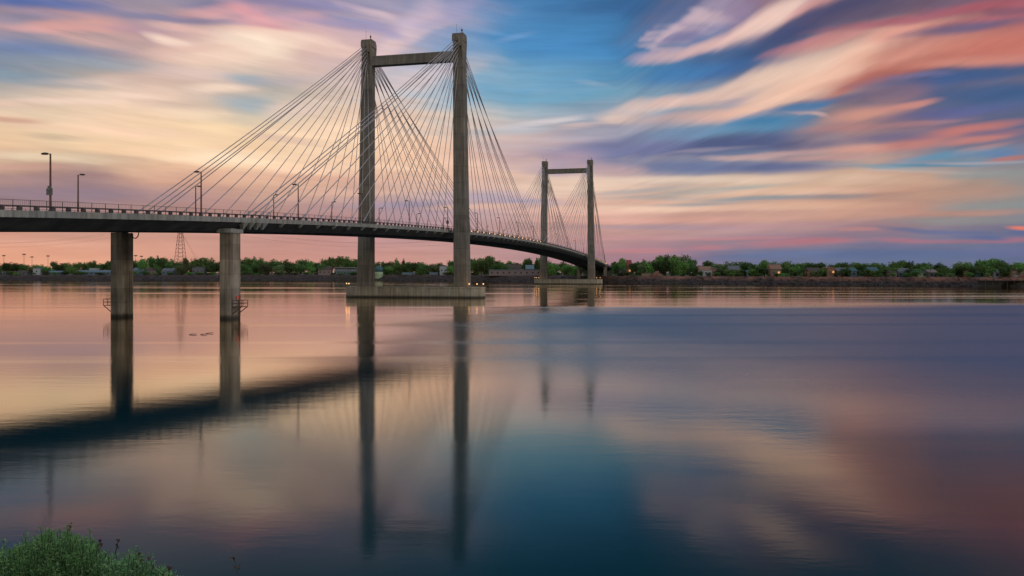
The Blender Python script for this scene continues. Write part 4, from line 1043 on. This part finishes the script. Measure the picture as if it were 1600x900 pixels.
# concrete block, dirt mound, parked car, dock
def misc():
    x, y = at(1010, 12); m = MB(); m.box((0, 0, 1.1), (15.5 * y / F, 3.5, 2.4)); m.box((0, 0, 2.38), (15.9 * y / F, 3.8, .2))
    o = m.build('concrete_block', MW['tan']); o.location = (x, y, 5.0); tag(o, 'pale rectangular concrete block left of the dirt mound', 'block')
    x, y = at(1027, 15); rnd = random.Random(2); m = MB(); rings = []
    for q in np.linspace(0, 1, 8):
        rr = 4.6 * (1 - q) ** .9 + .12
        rings.append([(rr * 1.25 * math.cos(a) * (1 + rnd.uniform(-.08, .08)) - q * .9, rr * math.sin(a), 4.4 * q) for a in np.linspace(0, 2 * math.pi, 19)[:-1]])
    m.loft(rings); o = m.build('dirt_mound', mat_noise('red_dirt', (0.12, 0.05, 0.03), (0.22, 0.10, 0.065), .6, .95), smooth=True); o.location = (x, y, 4.9); tag(o, 'pointed reddish brown dirt mound on the far bank', 'dirt mound')
    # red and white car
    x, y = at(1594, 11.5); r = empty('parked_car', (x, y, 5.2), R(4), 'red parked car with a white nose at the right edge', 'car')
    def prof(pts, w0, mat, nm, parent):
        m = MB(); m.loft([[(px2, -w0, pz) for px2, pz in pts], [(px2, w0, pz) for px2, pz in pts]]); return m.build(nm, mat, parent)
    body = prof([(-2.2, .35), (2.3, .35), (2.3, .85), (1.9, 1.0), (-1.2, 1.05), (-2.15, .85)], .88, MW['red'], 'body', r)
    prof([(-2.33, .38), (-2.2, .38), (-1.5, 1.03), (-2.3, .9)], .8, MW['white'], 'bonnet', r)
    prof([(-1.1, 1.05), (1.9, 1.0), (1.5, 1.55), (-.4, 1.58)], .76, M['glass'], 'cabin', r)
    for sx in (-1.4, 1.45):
        for sy in (-1, 1):
            m = MB(); m.bar((sx, sy * .72, .34), (sx, sy * .92, .34), .34, 14); wh = m.build('wheel', M['dark_steel'], r)
    # dock
    x, y = at(1580, -1.5); r = empty('timber_dock', (x, y, 0), 0, 'dark timber dock on piles along the water at the right edge', 'dock')
    m = MB(); m.box((0, 3, 3.55), (30, 6, .35)); m.build('deck_boards', M['bark'], r)
    m = MB(); m.box((0, 6.05, 1.6), (30, .3, 3.6)); m.build('back_wall', M['dark_steel'], r)
    for k in range(8): m = MB(); m.bar((-14 + 4 * k, .3, -2), (-14 + 4 * k, .3, 3.4), .2, 8); m.build('pile', M['bark'], r)
    x, y = at(1548, -2.5); m = MB(); m.bar((0, 0, -2), (0, 0, 5.9), .42, 10, .38); m.bar((0, 0, 5.9), (0, 0, 6.1), .5, 10, .3)
    o = m.build('dock_post', MW['orange']); o.location = (x, y, 0); tag(o, 'thick orange brown mooring post left of the dark dock', 'post')
misc()
# lattice pylon
def pylon():
    Y = 880; x = (282 - 800) / F * Y; r = empty('lattice_pylon', (x, Y, GROUND - .05), 0, 'rusty red lattice pylon rising from the trees behind the bridge', 'pylon')
    H = zof(341, Y) - GROUND; m = MB(); lv = 15
    def half(z): return 5.6 * (1 - z / H) + .45
    for k in range(lv):
        z0, z1 = H * k / lv, H * (k + 1) / lv; a, b = half(z0), half(z1)
        c0 = [(-a, -a), (a, -a), (a, a), (-a, a)]; c1 = [(-b, -b), (b, -b), (b, b), (-b, b)]
        for i in range(4):
            j = (i + 1) % 4
            m.bar((*c0[i], z0), (*c1[i], z1), .22, 4); m.bar((*c1[i], z1), (*c1[j], z1), .13, 4)
            m.bar((*c0[i], z0), (*c1[j], z1), .10, 4)
    m.build('mast', M['rust_steel'], r)
    m = MB()
    for z in (H - .5, H - 5, H - 9): m.bar((-5.5, 0, z), (5.5, 0, z), .22, 4); m.bar((-5.5, 0, z), (0, 0, z + 1.6), .12, 4); m.bar((5.5, 0, z), (0, 0, z + 1.6), .12, 4)
    m.build('cross_arms', M['rust_steel'], r)
    m = MB()
    for (x1, z1) in ((22, 8), (27, 5)): m.bar((1, 0, H * .75), (x1, -2, z1), .07, 4)
    m.build('guy_wires', M['dark_steel'], r)
    # line wires to a far support
    w = MB()
    for (dx, dz) in ((-5.5, H - .5), (5.5, H - .5), (0, H - 5)):
        for sgn in (-1, 1):
            prev = None
            for q in np.linspace(0, 1, 13):
                p = Vector((dx + sgn * 420 * q, 30 * q, dz - 26 * 4 * q * (1 - q) - 0 * q))
                if prev is not None: w.bar(prev, p, .06, 4, cap=False)
                prev = p
    w.build('power_lines', M['dark_steel'], r)
pylon()
# floodlight masts and utility poles
def flood():
    r = empty('floodlight_mast'); m = MB(); m.bar((0, 0, 0), (0, 0, 1), .012, 6, .009); m.build('pole', M['rust_steel'], r)
    m = MB(); m.box((0, 0, 1.0), (.22, .03, .02)); m.box((0, 0, 1.03), (.20, .03, .035)); m.build('lamp_rack', M['rust_steel'], r); return r
FM = flood()
for i, (px_, yt, lb) in enumerate([(6, 400, 'leftmost floodlight mast beyond the trees at the left edge'), (37.5, 398, 'tallest floodlight mast beyond the left trees'), (50, 402, 'floodlight mast just right of the tallest one'), (75, 400.5, 'floodlight mast midway between left edge and first pier column'),
                                   (212, 400, 'thin floodlight mast just right of the first pier column'), (221, 401, 'second thin floodlight mast right of the first pier column')]):
    o = FM if i == 0 else copy_tree(FM); x, y = at(px_, 140); h = zof(yt, y) - GROUND
    o.location = (x, y, GROUND - .02); o.scale = (h * .8, h * .8, h); tag(o, lb, 'floodlight mast', 'floodlight masts beyond the trees')
def upole():
    r = empty('utility_pole'); m = MB(); m.bar((0, 0, 0), (0, 0, 10), .17, 7, .12); m.build('pole', M['bark'], r)
    m = MB(); m.box((0, 0, 9.4), (2.2, .14, .16)); m.box((0, 0, 8.6), (1.6, .14, .14))
    m.build('crossarm', M['bark'], r); return r
UP = upole(); UPS = [(406, 401, 30, 'utility pole standing before dark trees right of second pier column'), (612, 414, 16, 'short pole right of the pale green tank'), (1228, 414, 16, 'shorter pole immediately left of the tall one, right bank'), (1235.5, 407, 18, 'tall utility pole right of the tall tan house'),
       (1247, 421, 14, 'lowest pole right of the tall tan house'), (1395.5, 408, 18, 'utility pole with crossarm behind small pinkish house'), (1453.5, 412, 14, 'utility pole left of grey house with pink roof'), (1585.5, 409, 30, 'pole with wide crossarm near the right edge'), (1581, 417, 18, 'short pole left of the tan warehouse')]
PP = []
for i, (px_, yt, off, lb) in enumerate(UPS):
    o = UP if i == 0 else copy_tree(UP); x, y = at(px_, off); h = zof(yt, y) - GROUND
    o.location = (x, y, GROUND - .02); o.scale = (1, 1, h / 10); tag(o, lb, 'utility pole', 'utility poles on the far bank')
w = MB()
ends = [(1130, 408.0), (1235.5, 409.5), (1320, 409.8), (1395.5, 409.8), (1585.5, 410.5), (1660, 410.5)]
for dz in (0, -1.2):
    for (a, ya), (b, yb) in zip(ends, ends[1:]):
        xa, Ya = at(a, 20); xb, Yb = at(b, 20); pa = Vector((xa, Ya, zof(ya, Ya) + dz)); pb = Vector((xb, Yb, zof(yb, Yb) + dz)); prev = None
        for q in np.linspace(0, 1, 9):
            p = pa.lerp(pb, q); p.z -= 1.0 * 4 * q * (1 - q)
            if prev is not None: w.bar(prev, p, .05, 4, cap=False)
            prev = p
tag(w.build('power_line', M['dark_steel']), 'thin sagging power lines strung above the right bank trees', 'power line')

# ------------------------------------------------------------------ driftwood on the river
M['driftwood'] = mat_noise('driftwood', (0.045, 0.026, 0.018), (0.11, 0.065, 0.04), 6.0, .9, stretch=(.2, 1, 1))
def driftwood(seed):
    rnd = random.Random(seed); m = MB(); p = Vector((-.45, 0, -.02)); r0 = .05
    for k in range(7):
        q = p + Vector((.14, rnd.uniform(-.04, .04), (.05, .03, .015, -.005, .01, .02, -.03)[k])); m.bar(p, q, r0, 7, r0 * .93); p = q; r0 *= .93
        if k in (2, 4): m.bar(p, p + Vector((.10, rnd.uniform(-.1, .1), .11)), .022, 5, .012)
    return m.build('driftwood', M['driftwood'], smooth=True)
for i, (px_, py_, rz, lb) in enumerate([(301, 523, 12, 'dark driftwood branch floating alone, left of the close pair'), (318, 523, -8, 'left driftwood branch of the close pair by the second pier column'), (327, 521.3, 15, 'right driftwood branch of the close pair by the second pier column')]):
    o = driftwood(i + 3)
    Y = CZ * F / (py_ - HOR); o.location = ((px_ - 800) / F * Y, Y, 0); o.rotation_euler = (0, 0, R(rz)); tag(o, lb, 'driftwood', 'driftwood floating on the river')

# ------------------------------------------------------------------ foreground plants
M['herb'] = leaf_mat('herb_leaf', (0.06, 0.25, 0.07), (0.34, 0.72, 0.26))
M['herb2'] = leaf_mat('herb_leaf_light', (0.06, 0.19, 0.07), (0.28, 0.52, 0.22))
M['stem'] = mat_noise('stem', (0.025, 0.045, 0.02), (0.05, 0.07, 0.03), 8.0, .8)
M['seed'] = mat_noise('seed_head', (0.03, 0.012, 0.010), (0.11, 0.045, 0.035), 40.0, .9)
def pixpt(px_, py_, Y): return Vector(((px_ - 800) / F * Y, Y, CZ - (py_ - HOR) / F * Y))
def ground_near(y): return float(np.interp(y, [1, 3.2, 4.3, 5.2], [5.5, 5.3, 4.95, 4.2]))
def seed_cluster(parent, p, r, seed):
    rnd = random.Random(seed); m = MB()
    for k in range(9):
        c = p + Vector((rnd.gauss(0, r * .55), rnd.gauss(0, r * .55), rnd.gauss(0, r * .7))); q = r * rnd.uniform(.35, .6)
        m.loft([[(c.x + rr * q * math.cos(a), c.y + rr * q * math.sin(a), c.z + zz * q) for a in np.linspace(0, 6.283, 7)[:-1]] for rr, zz in ((.1, -1), (.8, -.4), (.9, .3), (.15, 1.1))])
    m.build('seed_head', M['seed'], parent)
def bush(name, label, outline, Y, depth, seeds, nstem, seed, mat):
    """outline: picture points of the crown's upper edge"""
    rnd = random.Random(seed)
    xs_ = [a for a, _ in outline]; cx = sum(xs_) / len(xs_)
    base = Vector(((cx - 800) / F * Y, Y + depth * .3, ground_near(Y + depth * .3)))
    r = empty(name, base, 0, label, 'bush')
    lv = MB(); st = MB()
    for k in range(nstem):
        px_ = rnd.uniform(xs_[0], xs_[-1]); yy = Y + rnd.uniform(0, depth)
        top_y = float(np.interp(px_, xs_, [b for _, b in outline])) + abs(rnd.gauss(0, 1)) * 15 + rnd.uniform(-3, 4)
        if rnd.random() < .45: top_y += rnd.uniform(0, 70)
        elif rnd.random() < .12: top_y -= rnd.uniform(4, 14)
        tip = pixpt(px_, top_y, yy) - base
        g = Vector((tip.x * .5, (yy - base.y) * .6, ground_near(base.y + (yy - base.y) * .6) - base.z))
        lean = Vector((rnd.uniform(-.13, .13), rnd.uniform(-.08, .08), 0)); pts = []
        for q in np.linspace(0, 1, 7):
            p = g.lerp(tip, q) + lean * math.sin(q * 3.14); pts.append(p)
        for a, b in zip(pts, pts[1:]): st.bar(a, b, .0020, 4, .0014, cap=False)
        ln = (tip - g).length
        for j in range(120):
            q = 1 - (rnd.random() ** 1.3) * min(.9, .45 / max(.2, ln)); i = min(5, int(q * 6)); p = pts[i].lerp(pts[i + 1], q * 6 - i)
            p = p + Vector((rnd.gauss(0, .016), rnd.gauss(0, .016), rnd.gauss(0, .008))) * (1.3 - q * .9)
            d = Vector((rnd.gauss(0, .7), rnd.gauss(0, .7), rnd.uniform(.1, 1.2))).normalized(); l = rnd.uniform(.015, .045) * (1.15 - .5 * q)
            wv = d.orthogonal().normalized(); a_ = rnd.uniform(0, 6.28); wv = (wv * math.cos(a_) + d.cross(wv) * math.sin(a_)) * rnd.uniform(.0016, .0032)
            mid = p + d * l * .55; end = p + d * l + Vector((0, 0, -l * .12))
            lv.add([p, mid - wv, end, mid + wv], [(0, 1, 2, 3)])
    lv.build('foliage', M[mat], r, fix=False); st.build('stems', M['stem'], r)
    for k, (sx, sy, sr) in enumerate(seeds):
        yy = Y + depth * .2; p = pixpt(sx, sy, yy) - base; s2 = MB()
        foot = pixpt(sx - 14, min(sy + 60, 899), yy) - base
        s2.bar(foot, p, .0022, 4, .0014); s2.build('flower_stalk', M['stem'], r)
        seed_cluster(r, p, sr, k + seed * 10)
    return r
bush('feathery_bush', 'larger feathery green bush with dry seed heads, bottom left corner', [(-40, 868), (0, 862), (10, 858), (28, 852), (50, 846), (66, 832), (76, 828), (98, 832), (110, 830), (122, 838), (138, 838), (150, 848), (165, 860), (180, 880)], 3.85, .7,
     [(110, 824, .009), (156, 845, .007), (157, 852, .008), (185, 844, .009), (184, 853, .007), (172, 873, .007)], 620, 3, 'herb')
bush('feathery_bush', 'smaller feathery green bush right of the larger one, foreground', [(160, 880), (175, 872), (190, 876), (205, 866), (212, 862), (222, 872), (240, 880), (255, 888), (270, 896), (285, 905)], 3.75, .45,
     [(216, 867, .008), (221, 876, .006), (232, 873, .008), (239, 887, .007), (248, 893, .006), (266, 887, .009)], 260, 6, 'herb2')
def weed():
    Y = 3.7; b = pixpt(373, 900, Y); gz = ground_near(Y); r = empty('dry_weed', (b.x, Y, gz), 0, 'single thin dry weed stalk with dark buds at the bottom', 'weed')
    o = Vector((b.x, Y, gz)); m = MB()
    P = [pixpt(x, y, Y) - o for x, y in ((371, 905), (371, 892), (369, 882), (365, 873))]; P = [Vector((P[0].x + .01, 0, 0))] + P
    for a, c in zip(P, P[1:]): m.bar(a, c, .0022, 5, .0018)
    m.bar(P[2], pixpt(374, 887, Y) - o, .0014, 4); m.bar(P[2], pixpt(366, 886, Y) - o, .0012, 4)
    m.build('stalk', M['stem'], r)
    seed_cluster(r, pixpt(364, 872, Y) - o, .009, 77); seed_cluster(r, pixpt(374, 886, Y) - o, .006, 78); seed_cluster(r, pixpt(366, 886, Y) - o, .004, 79)
weed()
# low grass on the near bank
gr = MB(); rnd = random.Random(9)
for k in range(9000):
    x = rnd.uniform(-8, 8); y = rnd.uniform(.8, 4.6); z = ground_near(y) - .04; h = rnd.uniform(.05, .16); a = rnd.uniform(0, 6.28); w_ = .004
    tp = (x + rnd.gauss(0, .03), y + rnd.gauss(0, .03), z + h)
    gr.add([(x - w_ * math.cos(a), y - w_ * math.sin(a), z), (x + w_ * math.cos(a), y + w_ * math.sin(a), z), tp], [(0, 1, 2)])
tag(gr.build('grass', M['herb'], fix=False), 'short grass on the near bank under the camera', 'grass', kind='stuff')
